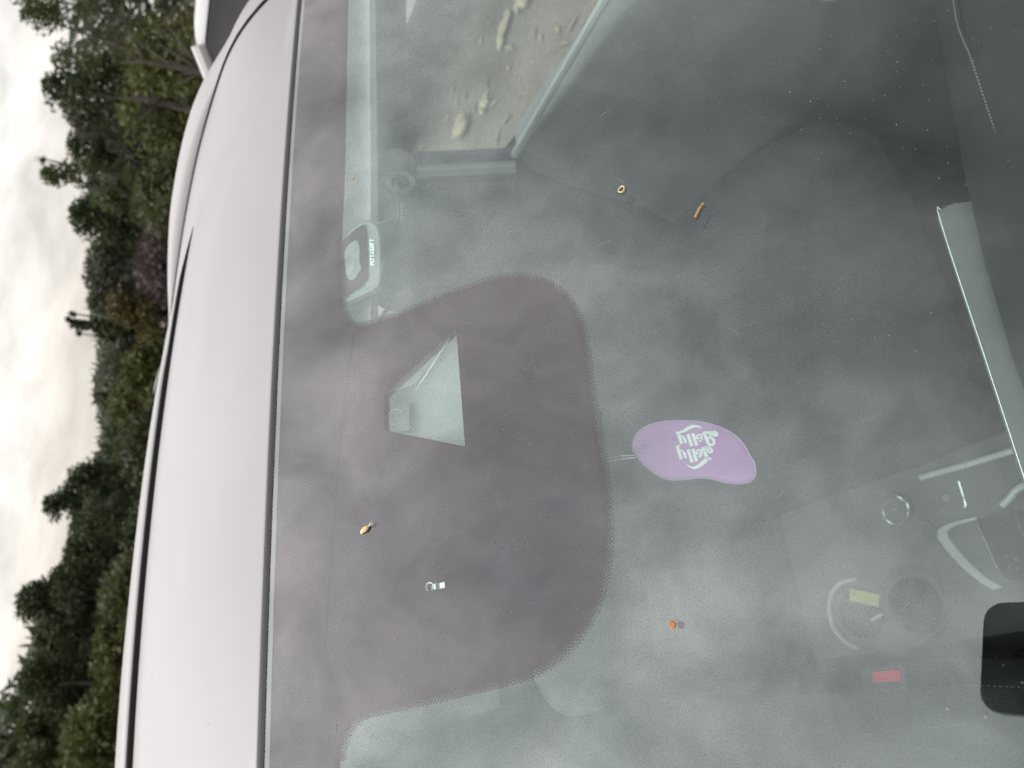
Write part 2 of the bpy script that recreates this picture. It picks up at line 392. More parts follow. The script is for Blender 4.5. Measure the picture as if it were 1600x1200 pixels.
# ---- glass
XW = 0.625; YB = -0.74
def glass_outline(m=0.0, n=40):
    top = [(x, yh(x) - 0.0015 - m) for x in [(-XW + m) + (2 * XW - 2 * m) * i / n for i in range(n + 1)]]
    bx = XW + 0.07 - m
    bot = [(x, YB + m + 0.25 * x * x) for x in [bx - 2 * bx * i / n for i in range(n + 1)]]
    return top + bot
go = glass_outline()
keep = lambda q: inside(q, go)
outer = sheet([go], keep, 0.0, 0.035)
PAD = [(535.5, 462), (533.6, 440), (533.5, 400), (534.5, 380), (541, 370), (555, 358), (566, 351.5), (570.5, 352), (571.5, 362), (573, 400), (574, 430), (573, 437), (566, 446), (548, 458), (540, 465)]
BLOB = [(540, 418), (538, 402), (541, 388), (549, 379), (557, 376), (561.5, 384), (562, 398), (562, 410), (564, 420), (558, 430), (552, 437), (545, 436), (541, 428)]
padxy = [gxy(q, -0.005) for q in PAD]; blobxy = [gxy((q.x, q.y), -0.005) for q in catmull([Vector((*q, 0)) for q in BLOB], 4, True)]
# where the dashcam's pad is bonded to the glass the inner face does not mirror, except where the glue has let go
inner = sheet([go, padxy, blobxy], lambda q: inside(q, go) and not (inside(q, padxy) and not inside(q, blobxy)), -0.0050, 0.035)
outer_o = outer.build('windshield', MT['glass_out'], car, recalc=False)
def face_up(o):
    me = o.data
    bm = bmesh.new(); bm.from_mesh(me)
    for f in bm.faces:
        if f.normal.z < 0: f.normal_flip()
    bm.to_mesh(me); bm.free()
face_up(outer_o); windshield = outer_o
inner_o = inner.build('inner_glass_ply', MT['glass_in'], windshield, recalc=False); face_up(inner_o)
# ---- frit with the camera bump, its window and the sensor slot
BUMP = [(523, 1190), (525, 1176), (533, 1150), (545, 1130), (570, 1115), (640, 1099), (700, 1085), (760, 1071), (800, 1060), (835, 1048), (870, 1025), (900, 990), (920, 955),
        (933, 920), (941, 880), (944, 840), (944, 800), (940, 755), (934, 710), (925, 650), (917, 600), (912, 560), (905, 515), (895, 485), (880, 463), (862, 447), (840, 437),
        (815, 432), (790, 432), (750, 442), (700, 459), (650, 480), (610, 495), (580, 505), (560, 509), (545, 505), (535, 492), (530, 470), (528, 440), (528, 400)]
bump = [Vector((*gxy(q), 0)) for q in catmull([Vector((*q, 0)) for q in BUMP], 4)]
def shift(path, d):
    out = []
    for i, q in enumerate(path):
        tg = (path[min(i + 1, len(path) - 1)] - path[max(i - 1, 0)]).normalized()
        out.append(q + Vector((tg.y, -tg.x, 0)) * d)
    return out
solid = shift(bump, -0.0010)      # solid edge lies inside the dotted fringe
def side_x(y): return XW + 0.07 * (y / YB) - 0.05
clear = [(-side_x(yh(.55) - WB), yh(.55) - WB)] + [(x, yh(x) - WB) for x in (-0.5, -0.4, -0.3, -0.2)] + [(q.x, q.y) for q in solid] \
    + [(x, yh(x) - WB) for x in (0.28, 0.33, 0.38, 0.43, 0.48, 0.53)] + [(side_x(-0.02), yh(.57) - WB)] \
    + [(side_x(y), y) for y in (-0.2, -0.4, -0.55)] + [(0.6, -0.57), (0.3, -0.63), (0, -0.655), (-0.3, -0.63), (-0.6, -0.57)] + [(-side_x(y), y) for y in (-0.55, -0.4, -0.2)]
TRAP = [(600, 672), (600, 619), (603, 615), (711, 514), (713, 516), (726.5, 697), (724, 697)]
trap = [gxy(q) for q in TRAP]
SLOT = [(664, 916), (666, 911), (670, 909), (676, 911), (687, 910), (694, 908.5), (695, 910), (695.5, 918.5), (694, 919.5), (679, 921.5), (672, 924), (667, 924), (664.5, 921)]
slot = [gxy(q) for q in SLOT]
fo = glass_outline(0.0022)
fk = lambda q: inside(q, fo) and not inside(q, clear) and not inside(q, trap) and not inside(q, slot)
fm = sheet([fo, clear, trap, slot], fk, -0.0025, 0.03)
frit = fm.build('frit_band', MT['frit'], windshield, smooth=False)
# dotted fringe
dots = MB(); acc = 0.0; pitch = 0.0020
lens_ = [0.0]
for i in range(1, len(bump)): lens_.append(lens_[-1] + (bump[i] - bump[i - 1]).length)
def along(s):
    for i in range(1, len(bump)):
        if lens_[i] >= s:
            t_ = (s - lens_[i - 1]) / max(lens_[i] - lens_[i - 1], 1e-9); q = bump[i - 1].lerp(bump[i], t_); tg = (bump[i] - bump[i - 1]).normalized()
            return q, tg
    return bump[-1], (bump[-1] - bump[-2]).normalized()
for rw, (off, rr) in enumerate(((-0.0007, 0.00086), (0.0003, 0.00080), (0.0013, 0.00070), (0.0023, 0.00058))):
    s = (rw % 2) * pitch / 2
    while s < lens_[-1]:
        q, tg = along(s); nn = Vector((tg.y, -tg.x, 0)); c = q + nn * off
        dots.add([gp((c + d_).x, (c + d_).y, -0.0025) for d_ in (tg * rr, nn * rr, -tg * rr, -nn * rr)], [(0, 1, 2, 3)])
        s += pitch
o = dots.build('frit_dot_fringe', MT['frit'], windshield, smooth=False); o['kind'] = 'stuff'
# pale ground edge of the glass and the rubber below it
n = 60
xs = [-XW + 2 * XW * i / n for i in range(n + 1)]
mb = MB(); mb.grid([[gp(x, yh(x) - 0.0017, -0.0004) for x in xs], [gp(x, yh(x) - 0.0036, -0.0018) for x in xs]])
mb.build('glass_edge', MT['glass_edge'], windshield)
mb = MB(); mb.grid([[gp(x, yh(x) - 0.0014, -0.004) for x in xs], [gp(x, yh(x) - 0.0013, 0.0002) for x in xs], [gp(x, yh(x) + 0.0012, 0.0006) for x in xs], [gp(x, yh(x) + 0.0042, 0.0002) for x in xs], [gp(x, yh(x) + 0.010, -0.006) for x in xs]])
mb.build('windshield_seal', MT['rubber'], car)
# faint line across the frit (edge of the bracket tape)
ln = [(553, 520), (545, 570), (537, 640), (530, 700), (524, 780), (517, 880), (511, 960), (508, 1010)]
mb = MB(); l3 = catmull([on_glass(q, -0.0023) for q in ln], 6)
mb.grid([[q + Vector((0, 0.0007, 0.00035)) for q in l3], [q - Vector((0, 0.0007, 0.00035)) for q in l3]])
mb.build('tape_edge', mat('tape', (0.008, 0.008, 0.008), 0.8, spec=0.0), windshield)
# ---- forward camera behind its trapezoid window
shroud = MB()
tp = [on_glass(q, -0.004) for q in ((594, 680), (594, 612), (714, 502), (735, 705))]
bt = [on_glass(q, -0.016) for q in ((592, 684), (592, 606), (722, 500), (740, 712))]
shroud.add(bt, [(0, 1, 2, 3)])
shroud.build('camera_shroud', MT['shroud'], windshield, smooth=False)
rib = MB(); rib.tube([on_glass(q, -0.012) for q in ((650, 610), (676, 569), (703, 527))], [0.0002, 0.0007, 0.0004], 6); rib.build('shroud_fold', MT['trim'], windshield)
rib = MB()
rib.add([on_glass(q, -0.0055) for q in ((597, 618), (602, 612), (712, 510), (714, 517))] + [on_glass(q, -0.015) for q in ((603, 622), (650, 600), (706, 524), (713, 519))], [(0, 1, 5, 4), (1, 2, 6, 5), (2, 3, 7, 6)])
rib.build('shroud_wall', MT['shroud'], windshield, smooth=False)
cw = MB(); cn = (CAM - on_glass((620, 650))).normalized()
cn = (cn + gn(0.03)).normalized()
sq = [on_glass(q, -0.010) for q in ((600, 628), (639, 630), (640, 673), (600, 673))]
cw.poly(sq, cn, 0.003); cw.build('camera_housing', MT['plastic'], windshield, smooth=False)
lc = on_glass((619, 652), -0.0095); cw = MB()
cw.ring(lc, cn, 0.0052, 0.0007); cw.ring(lc, cn, 0.0036, 0.0004); cw.build('camera_ring', MT['bracket'], windshield)
cw = MB(); cw.disc(lc + cn * 0.0002, cn, 0.003, 0.002, r2=0.0022); cw.build('camera_lens', MT['plastic'], windshield)
# ---- small sensor in its slot
sn = gn(-0.05); sb = MB()
sb.poly([on_glass(q, -0.006) for q in ((660, 926), (660, 906), (700, 904), (700, 924))], sn, 0.003); sb.build('sensor_body', MT['plastic_grey'], windshield, smooth=False)
sb = MB(); c_ = on_glass((671, 917), -0.004)
sb.tube([on_glass(q, -0.004) for q in ((676, 910.5), (672, 909.5), (668, 910.5), (666, 914), (665.6, 918), (667, 922), (668.5, 923.5))], 0.0006, 6)
sb.tube([on_glass(q, -0.004) for q in ((676, 912), (677, 916), (676.8, 920))], 0.0003, 6)
sb.build('sensor_ring', MT['white_print'], windshield)
sb = MB()
sb.poly([on_glass(q, -0.004) for q in ((678, 912.5), (680, 912.4), (680.6, 921), (678.6, 921.3))], sn, 0.001)
sb.poly([on_glass(q, -0.004) for q in ((687, 911), (694.5, 909.4), (695, 918.5), (687.4, 919.8))], sn, 0.001)
sb.build('sensor_bar', MT['white_print'], windshield, smooth=False)

# ---- roof: front panel, raised rear panel behind a dark gap, side rails
def zh(x): return Z0 - 0.061 * x * x
def zg(x): return Z0 + max(0.044 + 0.02 * x - 0.1 * x * x, 0.031) if x > -0.3 else Z0 + max(0.044 - 0.006 - 0.1 * (x * x - .09) * 0.7, 0.031)
YG = 0.352
def zroof(x, y):
    s = (y - yh(x)) / (YG - yh(x))
    if s <= 1: return zh(x) + (zg(x) - zh(x)) * (1 - max(0, 1 - max(s, 0)) ** 2.4)
    d = y - YG
    return zg(x) - 0.012 * d - 0.040 * d * d
XR = 0.602
def sgrid(x0, x1, n): return [x0 + (x1 - x0) * i / n for i in range(n + 1)]
DIT = [(0.045, -0.021), (0.085, -0.003), (0.128, 0.013), (0.175, 0.024), (0.235, 0.0295), (0.365, 0.0325), (0.515, 0.029), (0.68, 0.021), (0.84, 0.012), (1.1, -0.004), (1.4, -0.035), (1.55, -0.06)]
CRE = [(0.045, -0.026), (0.09, -0.005), (0.133, 0.010), (0.18, 0.0225), (0.233, 0.035), (0.295, 0.047), (0.37, 0.052), (0.47, 0.052), (0.585, 0.047), (0.74, 0.032), (0.9, 0.0115), (1.1, -0.006), (1.4, -0.04), (1.55, -0.065)]
def interp(tb, y):
    for i in range(1, len(tb)):
        if y <= tb[i][0]:
            t_ = (y - tb[i - 1][0]) / (tb[i][0] - tb[i - 1][0]); return tb[i - 1][1] + (tb[i][1] - tb[i - 1][1]) * t_
    return tb[-1][1]
def smooth_tab(tb):
    pts = catmull([Vector((a_, b_, 0)) for a_, b_ in tb], 8); return [(q.x, q.y) for q in pts]
DIT, CRE = smooth_tab(DIT), smooth_tab(CRE)
def tap0(x):
    e = min(1, max(0, (0.480 - abs(x)) / 0.22)); return e ** 0.8
def zedge(x, y):
    a_ = max(0.0, min(1.0, (abs(x) - 0.46) / (XR - 0.46))); a_ = a_ * a_ * (3 - 2 * a_)
    return zroof(abs(x) if x > .3 else x, y) * (1 - a_) + (Z0 + interp(DIT, max(y, .045))) * a_ if y > .05 else zroof(x, y)
mb = MB(); rows = []; X_ = sgrid(-XR, XR, 72)
for k in range(9):                                  # rolled front lip
    a_ = R(-80) + R(165) * k / 8
    rows.append([Vector((x, yh(x) + 0.0095 - 0.0055 * math.cos(a_), zroof(x, yh(x) + 0.0095) - 0.0055 + 0.0055 * math.sin(a_))) for x in X_])
for k in range(1, 70):
    f_ = k / 69; f_ = f_ ** 1.35
    rows.append([Vector((x, yh(x) + 0.0105 + (1.55 - 0.0105 - yh(x)) * f_, zedge(x, yh(x) + 0.0105 + (1.55 - 0.0105 - yh(x)) * f_))) for x in X_])
roof = mb.grid(rows).build('roof_panel', MT['paint'], car, angle=60)
mb = MB()
mb.grid([[Vector((x, YG + dy, zg(x) + dz * min(1, tap0(x) * 2.2))) for x in sgrid(-0.478, 0.478, 50)] for dy, dz in ((0.011, -0.012), (0.010, 0.0046), (0.016, 0.0050))])
mb.build('roof_gap_seal', MT['rubber'], car)
def tap(x):
    e = min(1, max(0, (0.480 - abs(x)) / 0.22)); return e ** 0.8
mb = MB(); rows = []
xs_ = sgrid(-0.479, 0.479, 60)
for dy, dz in ((0.0150, 0.004), (0.0125, 0.0046), (0.0122, 0.0056), (0.0140, 0.0072), (0.026, 0.0085), (0.045, 0.0086), (0.08, 0.0074), (0.13, 0.005), (0.2, 0.002), (0.35, -0.006), (0.6, -0.02), (0.9, -0.045), (1.2, -0.085)):
    rows.append([Vector((x, YG + dy, (zg(x) if dy < 0.3 else zg(x) * .5 + (Z0 + .035) * .5) + (dz if dz < 0 and dy > .2 else dz * tap(x)) - (0 if dy > 0.1 else 0.001 * (1 - tap(x))))) for x in xs_])
mb.grid(rows).build('roof_rear_panel', MT['paint'], car, angle=60)
for s in (-1, 1):
    mb = MB(); rows = []
    for k in range(90):
        y = 0.046 + 1.5 * k / 89; d_, c_ = interp(DIT, y), interp(CRE, y); c_ = max(c_, d_ + 0.0006); h = c_ - d_
        pr = [(0.6065, d_ - 0.012), (0.6068, d_ + 0.15 * h), (0.6085, d_ + h * 0.45), (0.613, d_ + h * 0.74), (0.622, d_ + h * 0.93), (0.634, c_), (0.646, c_ - 0.0025), (0.658, c_ - 0.011), (0.668, c_ - 0.026), (0.676, c_ - 0.055), (0.682, c_ - 0.10)]
        rows.append([Vector((s * x, y, Z0 + z)) for x, z in pr])
    mb.grid(rows).build('roof_rail', MT['paint'], car, angle=70)
    mb = MB(); rows = []
    for k in range(60):
        y = 0.06 + 1.45 * k / 59; d_ = interp(DIT, y)
        rows.append([Vector((s * 0.6012, y, Z0 + d_ - 0.0022)), Vector((s * 0.6035, y, Z0 + d_ - 0.004)), Vector((s * 0.6060, y, Z0 + d_ - 0.002)), Vector((s * 0.6064, y, Z0 + d_ + 0.0020))])
    mb.grid(rows).build('roof_ditch_seal', MT['rubber'], car)
# A-pillars
for s in (-1, 1):
    mb = MB(); rows = []
    for k in range(14):
        y = 0.055 + (YB - 0.05) * k / 13; x = XW + 0.07 * max(0, y / YB)
        e = gp(s * (x + 0.004), y, 0.0)
        rows.append([e + Vector((s * dx, 0, dz)) for dx, dz in ((0, -0.03), (0, 0.003), (0.012, 0.008), (0.035, 0.0), (0.055, -0.02), (0.066, -0.06))])
    mb.grid(rows).build('pillar_cover', MT['paint2'], car, angle=70)

# ---- body (mostly below and behind the frame)
def body_ring(y, w0, zt, zb, crown=0.02):
    pts = []
    for x, z in ((-1, zb), (-1.02, zb + .25 * (zt - zb)), (-1.0, zb + .7 * (zt - zb)), (-0.93, zt - .02), (-0.6, zt + crown * .6), (0, zt + crown), (0.6, zt + crown * .6), (0.93, zt - .02), (1.0, zb + .7 * (zt - zb)), (1.02, zb + .25 * (zt - zb)), (1, zb)):
        pts.append(Vector((x * w0, y, z)))
    return pts
mb = MB(); mb.grid([body_ring(*q) for q in ((-1.82, .62, .62, .28), (-1.78, .70, .74, .25), (-1.6, .78, .84, .24), (-1.2, .82, .94, .24), (-.82, .83, 1.04, .24))]); mb.build('hood_and_fenders', MT['paint2'], car)
mb = MB(); mb.grid([[Vector((x, y_, z)) for x in (-.72, -.36, 0, .36, .72)] for y_, z in ((-.83, 1.045), (-.73, 1.06))]); mb.build('cowl', MT['plastic'], car)
for s in (-1, 1):
    mb = MB()
    mb.grid([[Vector((s * x, y, z)) for y in (-.82, -.4, 0, .4, .9, 1.4, 1.9)] for x, z in ((.70, 1.09), (.745, 1.06), (.80, .9), (.825, .7), (.815, .45), (.78, .25))]); mb.build('door_skin', MT['paint2'], car)
mb = MB(); mb.grid([[Vector((x, 1.9 + .06 * (1 - (x / .8) ** 2) + dy, z)) for x in (-.78, -.4, 0, .4, .78)] for dy, z in ((0, 1.05), (.08, .9), (.1, .6), (.02, .26))]); mb.build('tailgate', MT['paint2'], car)
mb = MB(); mb.grid([[Vector((x, y, z - .04 * x * x)) for x in (-.58, -.3, 0, .3, .58)] for y, z in ((1.56, 1.43), (1.9, 1.06))]); mb.build('rear_window', MT['side_glass'], car)
def wheel(parent, c, axis=Vector((1, 0, 0)), r=0.31):
    mb = MB(); mb.ring(c, axis, r - .06, .075, 32, 10); wo_ = mb.build('wheel', MT['tyre'], parent)
    m2 = MB(); m2.disc(c + axis * .06, axis, r - .1, .12, 24); m2.build('rim', MT['silver'], wo_)
for s in (-1, 1):
    for y in (-1.25, 1.35): wheel(car, Vector((s * .73, y, .31)), Vector((s, 0, 0)))

# ---- cabin
mb = MB(); mb.grid([[Vector((x, y, .30 + (.0 if abs(x) < .6 else .0))) for x in (-.7, 0, .7)] for y in (-.75, 0, 1.0, 1.9)]); mb.build('cabin_floor', MT['carpet'], car)
mb = MB(); rows = []
for k in range(12):
    y = 0.035 + 1.5 * k / 11
    rows.append([Vector((x, y + yh(x), Z0 - 0.045 - 0.075 * x * x + 0.02 * math.sin(min(1, k / 5) * 1.5))) for x in sgrid(-.585, .585, 16)])
mb.grid(rows).build('headliner', MT['liner'], car)
# sun visors: padded slabs folded up against the headliner
def slab(name, pts, nrm, th, m, parent, bevel=0.004):
    mb = MB(); mb.poly(pts, nrm, th); return mb.build(name, m, parent, bevel=bevel, angle=30)
for sx in (1,):
    v0 = [on_glass(q, -0.022) for q in ((505, 540), (505, -40), (577, -40), (579, 250), (579, 540))]
    if sx < 0: v0 = [Vector((-q.x, q.y, q.z)) for q in v0]
    slab('sun_visor', v0, gn(.3 * sx), 0.008, MT['liner'], car, 0.0)
# right door: upper frame, window glass, belt line, trim
PX = 0.64
def door_side(s):
    f = lambda q, x=PX: (lambda v: Vector((s * v.x, v.y, v.z)))(on_plane(q, 0, x))
    b0, b1 = f((805, 240)), f((945, 0)); dv = (b1 - b0) / (b1.y - b0.y)         # belt line
    front = b0 + dv * (-0.60 - b0.y); front.z = b0.z + (b1.z - b0.z) * 0.9
    t0, t1 = f((641, 246)), f((634, -10)); tv = (t1 - t0) / (t1.y - t0.y); tf = t0 + tv * (-.05 - t0.y)
    # belt moulding (pale) and door card
    mb = MB(); mb.tube([front, b1, b0, b0 - dv * .0 + (b0 - b1).normalized() * .004], 0.0062, 8); mb.build('belt_moulding', MT['trim'], car)
    rows = []
    for k in range(14):
        q = b0.lerp(front, k / 13)
        rows.append([Vector((s * (PX + dx), q.y, q.z + dz)) for dx, dz in ((.05, -.004), (.004, -.004), (-.010, -.012), (-.022, -.035), (-.03, -.09), (-.028, -.25), (-.045, -.30), (-.03, -.34), (-.02, -.7))])
    mb = MB(); mb.grid(rows); mb.build('door_card', MT['plastic_grey'], car)
    # dark frame above the glass up to the headliner
    rows = []
    for k in range(8):
        q = (t0).lerp(tf, k / 7)
        rows.append([Vector((s * PX, q.y, q.z)), Vector((s * (PX - .012), q.y, q.z + .004)), Vector((s * (PX - .02), q.y, q.z + .012)), Vector((s * (PX - .02), q.y, q.z + .03)), Vector((s * .60, q.y, min(Z0 - .06, q.z + .09))), Vector((s * .575, q.y, Z0 - 0.050))])
    mb = MB(); mb.grid([r_[:3] for r_ in rows]); mb.build('door_frame', MT['plastic'], car)
    mb = MB(); mb.grid([r_[2:] for r_ in rows]); mb.build('roof_side_trim', MT['bracket'], car)
    mb = MB(); mb.add([Vector((s * (PX + .012), q.y, q.z + dz)) for q, dz in ((b0 + Vector((0, .03, 0)), -.02), (front, -.02), (Vector((0, -.45, gz(.64, -.45) - .03)), 0), (tf, .02), (t0 + Vector((0, .03, 0)), .02))], [(0, 1, 2, 3, 4)])
    mb.build('door_window', MT['side_glass'], car, smooth=False)
    # B pillar: dark edge, bright trim strip, dark band, cloth cover
    def strip(name, ya, yb, m, dx, x0=638, x1=806):
        pa = [f((x0, ya + 2)), f((x1, ya - 6)), f((x1, yb - 6)), f((x0, yb + 2))]
        pa = [q + Vector((-s * dx, 0, 0)) for q in pa]
        mb = MB(); mb.poly(pa, (-s, 0, 0), .012); return mb.build(name, m, car, bevel=.002)
    strip('pillar_edge', 245, 259, MT['plastic'], 0.0); strip('pillar_trim', 257, 269, MT['trim'], .010); strip('pillar_band', 269, 288, MT['plastic'], .001)
    strip('pillar_cloth', 288, 470, MT['bracket'], .006, 590, 806)
    mb = MB(); q = [f((803, 240)), f((803, 480)), Vector((s * PX, .62, .75)), Vector((s * PX, .12, .75))]
    mb.poly(q, (-s, 0, 0), .02); mb.build('pillar_base', MT['plastic'], car)
    mb = MB(); mb.box((s * (PX + .01), 1.25, 1.25), (.02, .12, .5)); mb.build('rear_pillar', MT['plastic'], car)
    mb = MB(); mb.add([Vector((s * (PX + .012), y, z)) for y, z in ((.80, 1.08), (1.2, 1.10), (1.2, 1.38), (.80, 1.40))], [(0, 1, 2, 3)]); mb.build('rear_door_window', MT['side_glass'], car)
    mb = MB(); mb.grid([[Vector((s * (PX - .01), y, z)) for y in (.36, .8, 1.3, 1.9)] for z in (1.08, .9, .6, .3)]); mb.build('rear_door_card', MT['plastic'], car)
    # grab handle
    hp = [f(q, .60) for q in ((578, 160), (597, 166), (618, 160), (632, 172), (626, 192), (600, 196), (580, 205))]
    mb = MB(); mb.tube(catmull(hp, 5), .006, 8); mb.build('grab_handle', MT['plastic_grey'], car)
door_side(1); door_side(-1)
# dashboard
dash = MB(); rows = []
for k in range(17):
    x = -.64 + 1.28 * k / 16
    yb = -0.30 + 0.05 * math.cos(x * 4)
    rows.append([Vector((x, y, z)) for y, z in ((-.76, 1.085), (-.6, 1.078), (-.45, 1.065), (yb - .03, 1.035), (yb, 1.015), (yb + .015, .98), (yb + .0, .86), (yb - .06, .7), (yb - .1, .5), (yb - .12, .31))])
dashboard = dash.grid(rows).build('dashboard', MT['dash'], car, angle=60)
st = [on_any(q, (0, -.30, 1.03), Vector((0, .25, 1)).normalized()) for q in ((1493, 0), (1500, 40), (1512, 72), (1520, 90), (1545, 165), (1570, 240), (1590, 305), (1604, 345), (1650, 460))]
sm = MB(); sp = catmull(st, 30)
cowl_pts = []
for i in range(len(sp) - 1):
    if i % 2 == 0: sm.tube([sp[i] + up(.0038), sp[i].lerp(sp[i + 1], .9) + up(.0036)], .0006, 5)
seam = sm.build('stitching', MT['thread'], dashboard)
bn = MB(); bn.tube(sp, .003, 8); bn.build('dash_edge_roll', MT['dash'], dashboard)
# display: tall slab seen from its back and top edge
ZD = Z0 - 0.48
dn = Vector((0.05, -0.75, 0.55)).normalized()
dA, dB = on_plane((1462, 322), 2, ZD), on_plane((1600, 745), 2, ZD)
ex = (dA - dB).normalized(); dB2 = dB - ex * 0.10
dn_dir = Vector((0, -0.62, -0.78))           # the back of the screen runs down and forward
dn_dir = (dn_dir - ex * dn_dir.dot(ex)).normalized()
dnrm = ex.cross(dn_dir); dnrm = dnrm if dnrm.z > 0 else -dnrm
def rrect(o_, a_, b_, la, lb, r_, n_=6):
    pts = []
    for cx, cy, s0 in ((la - r_, r_, -90), (la - r_, lb - r_, 0), (r_, lb - r_, 90), (r_, r_, 180)):
        for k in range(n_ + 1):
            t_ = R(s0 + 90 * k / n_); pts.append(o_ + a_ * (cx + r_ * math.cos(t_)) + b_ * (cy + r_ * math.sin(t_)))
    return pts
ld = (dA - dB2).length
mb = MB(); mb.poly(rrect(dB2, ex, dn_dir, ld, 0.16, 0.012), dnrm, 0.004)
display = mb.build('display_screen', MT['bracket'], car, bevel=0.0004, angle=30)
mb = MB(); mb.tube(catmull([dA + dn_dir * .016 + ex * .0005, dA + dn_dir * .004 - ex * .004, dA - ex * .016, dB2.lerp(dA, .5), dB2 + ex * .012], 6), .00055, 6); mb.build('display_bezel', MT['chrome'], display)
# centre console
ZC = Z0 - 0.88
def pc(q, dz=0.0): return on_plane(q, 2, ZC + dz)
mb = MB(); rows = []
for y, z, wl, wr in ((-.32, ZC + .05, -.10, .155), (-.2, ZC + .01, -.10, .15), (-.05, ZC, -.105, .14), (.15, ZC, -.11, .135), (.32, ZC - .005, -.11, .13), (.335, ZC - .02, -.10, .12), (.34, .32, -.1, .12)):
    rows.append([Vector((wl - .012, y, .31)), Vector((wl - .004, y, z - .02)), Vector((wl + .008, y, z - .001)), Vector((0, y, z - .001)), Vector((wr - .008, y, z - .001)), Vector((wr + .004, y, z - .02)), Vector((wr + .012, y, .31))])
console = mb.grid(rows).build('center_console', MT['console'], car, angle=40)
mb = MB(); mb.box((.01, .49, ZC - .05), (.20, .30, .22)); mb.build('armrest', MT['armrest'], console, bevel=.04)
mb = MB(); mb.tube([pc((1438, 746), .004), pc((1510, 726), .004), pc((1590, 702), .004), pc((1660, 684), .01)], .0042, 8); mb.build('console_trim', MT['silver'], console)
mb = MB(); mb.tube([pc((1540, 722), .006), pc((1585, 708), .006)], .002, 6)
kc = pc((1399, 796), .012); mb = MB(); mb.disc(kc, (0, 0, 1), .0205, .014, 32, .0175); knob = mb.build('control_knob', MT['plastic_grey'], console, bevel=.001)
mb = MB(); mb.ring(kc + up(-.0005), (0, 0, 1), .0190, .0024, 40, 8); mb.build('knob_ring', MT['chrome'], knob)
mb = MB(); mb.box(kc + up(.0012), (.002, .009, .001)); mb.build('knob_mark', MT['grey_print'], knob)
def flat_poly(name, px, dz, th, m, parent, bevel=.001): 
    return slab(name, [pc(q, dz) for q in px], (0, 0, 1), th, m, parent, bevel)
for cx, cy, r_ in ((1452, 786, 6), (1478, 778, 9), (1445, 812, 6)):
    mb = MB(); mb.disc(pc((cx, cy), .004), (0, 0, 1), r_ * .00052, .004, 16); mb.build('console_button', MT['grey_print'] if r_ == 9 else MT['plastic_grey'], console)
mb = MB(); mb.tube([pc((1498, 752), .006), pc((1503, 768), .006), pc((1509, 788), .006), pc((1507, 793), .005)], .0021, 8); mb.build('switch_trim', MT['chrome'], console)
# gear selector surround: wide silver V, thin inner line, boot, knob
def band(pa, pb, dz, th, m, name):
    a3, b3 = [pc(q, dz) for q in pa], [pc(q, dz + .001) for q in pb]
    mb = MB(); n_ = len(a3)
    mb.loft([[a_, b_, b_ - up(th), a_ - up(th)] for a_, b_ in zip(a3, b3)]); return mb.build(name, m, console, bevel=.001)
band([(1525, 807), (1490, 815), (1474, 821), (1464, 828), (1464, 840), (1478, 860), (1502, 886), (1530, 910), (1552, 922)],
     [(1524, 812), (1492, 821), (1482, 826), (1478, 832), (1481, 842), (1494, 858), (1518, 884), (1544, 906), (1566, 918)], .006, .006, MT['silver'], 'selector_surround')
mb = MB(); mb.tube(catmull([pc(q, .008) for q in ((1528, 815), (1536, 835), (1546, 858), (1558, 885), (1567, 898), (1580, 905), (1602, 907), (1640, 900))], 5), .0013, 6); mb.build('selector_line', MT['chrome'], console)
mb = MB(); mb.tube(catmull([pc(q, .008) for q in ((1566, 790), (1577, 779), (1586, 768), (1598, 760), (1620, 752))], 5), .0042, 8); mb.build('selector_trim', MT['silver'], console)
mb = MB(); mb.tube(catmull([pc(q, .008) for q in ((1556, 808), (1570, 804), (1584, 802), (1590, 812), (1600, 840))], 5), .0014, 6); mb.build('boot_seam', MT['bracket'], console)
flat_poly('selector_plate', [(1527, 812), (1600, 795), (1680, 790), (1680, 905), (1600, 905), (1570, 899), (1556, 880)], .003, .004, MT['plastic'], console)
for q in ((1572, 870), (1587, 874), (1578, 886), (1590, 888)):
    mb = MB(); mb.disc(pc(q, .006), (0, 0, 1), .0013, .002, 12); mb.build('selector_mark', MT['grey_print'], console)
gk = pc((1640, 850), .06); mb = MB(); mb.tube([gk - up(.055), gk - up(.02), gk, gk + up(.02)], [.008, .010, .017, .010], 12); mb.build('gear_knob', MT['leather'], console)
# cup holder: two joined flat discs, shade of the wells put into their colour
def well_disc(c_px, rx, ry, depth):
    c_ = pc(c_px, .002); prof = [(1.04, .0012), (1.0, .0035), (.96, .0028), (.93, .0014), (.5, .0012), (.02, .0012)]
    rings = [[c_ + Vector((rx * f_ * math.cos(a_), ry * f_ * math.sin(a_), z_)) for a_ in [2 * math.pi * j / 36 for j in range(36)]] for f_, z_ in prof]
    mb = MB(); mb.loft(rings, True, False); return mb.build('cup_holder', MT['well_disc'], console, angle=60), c_
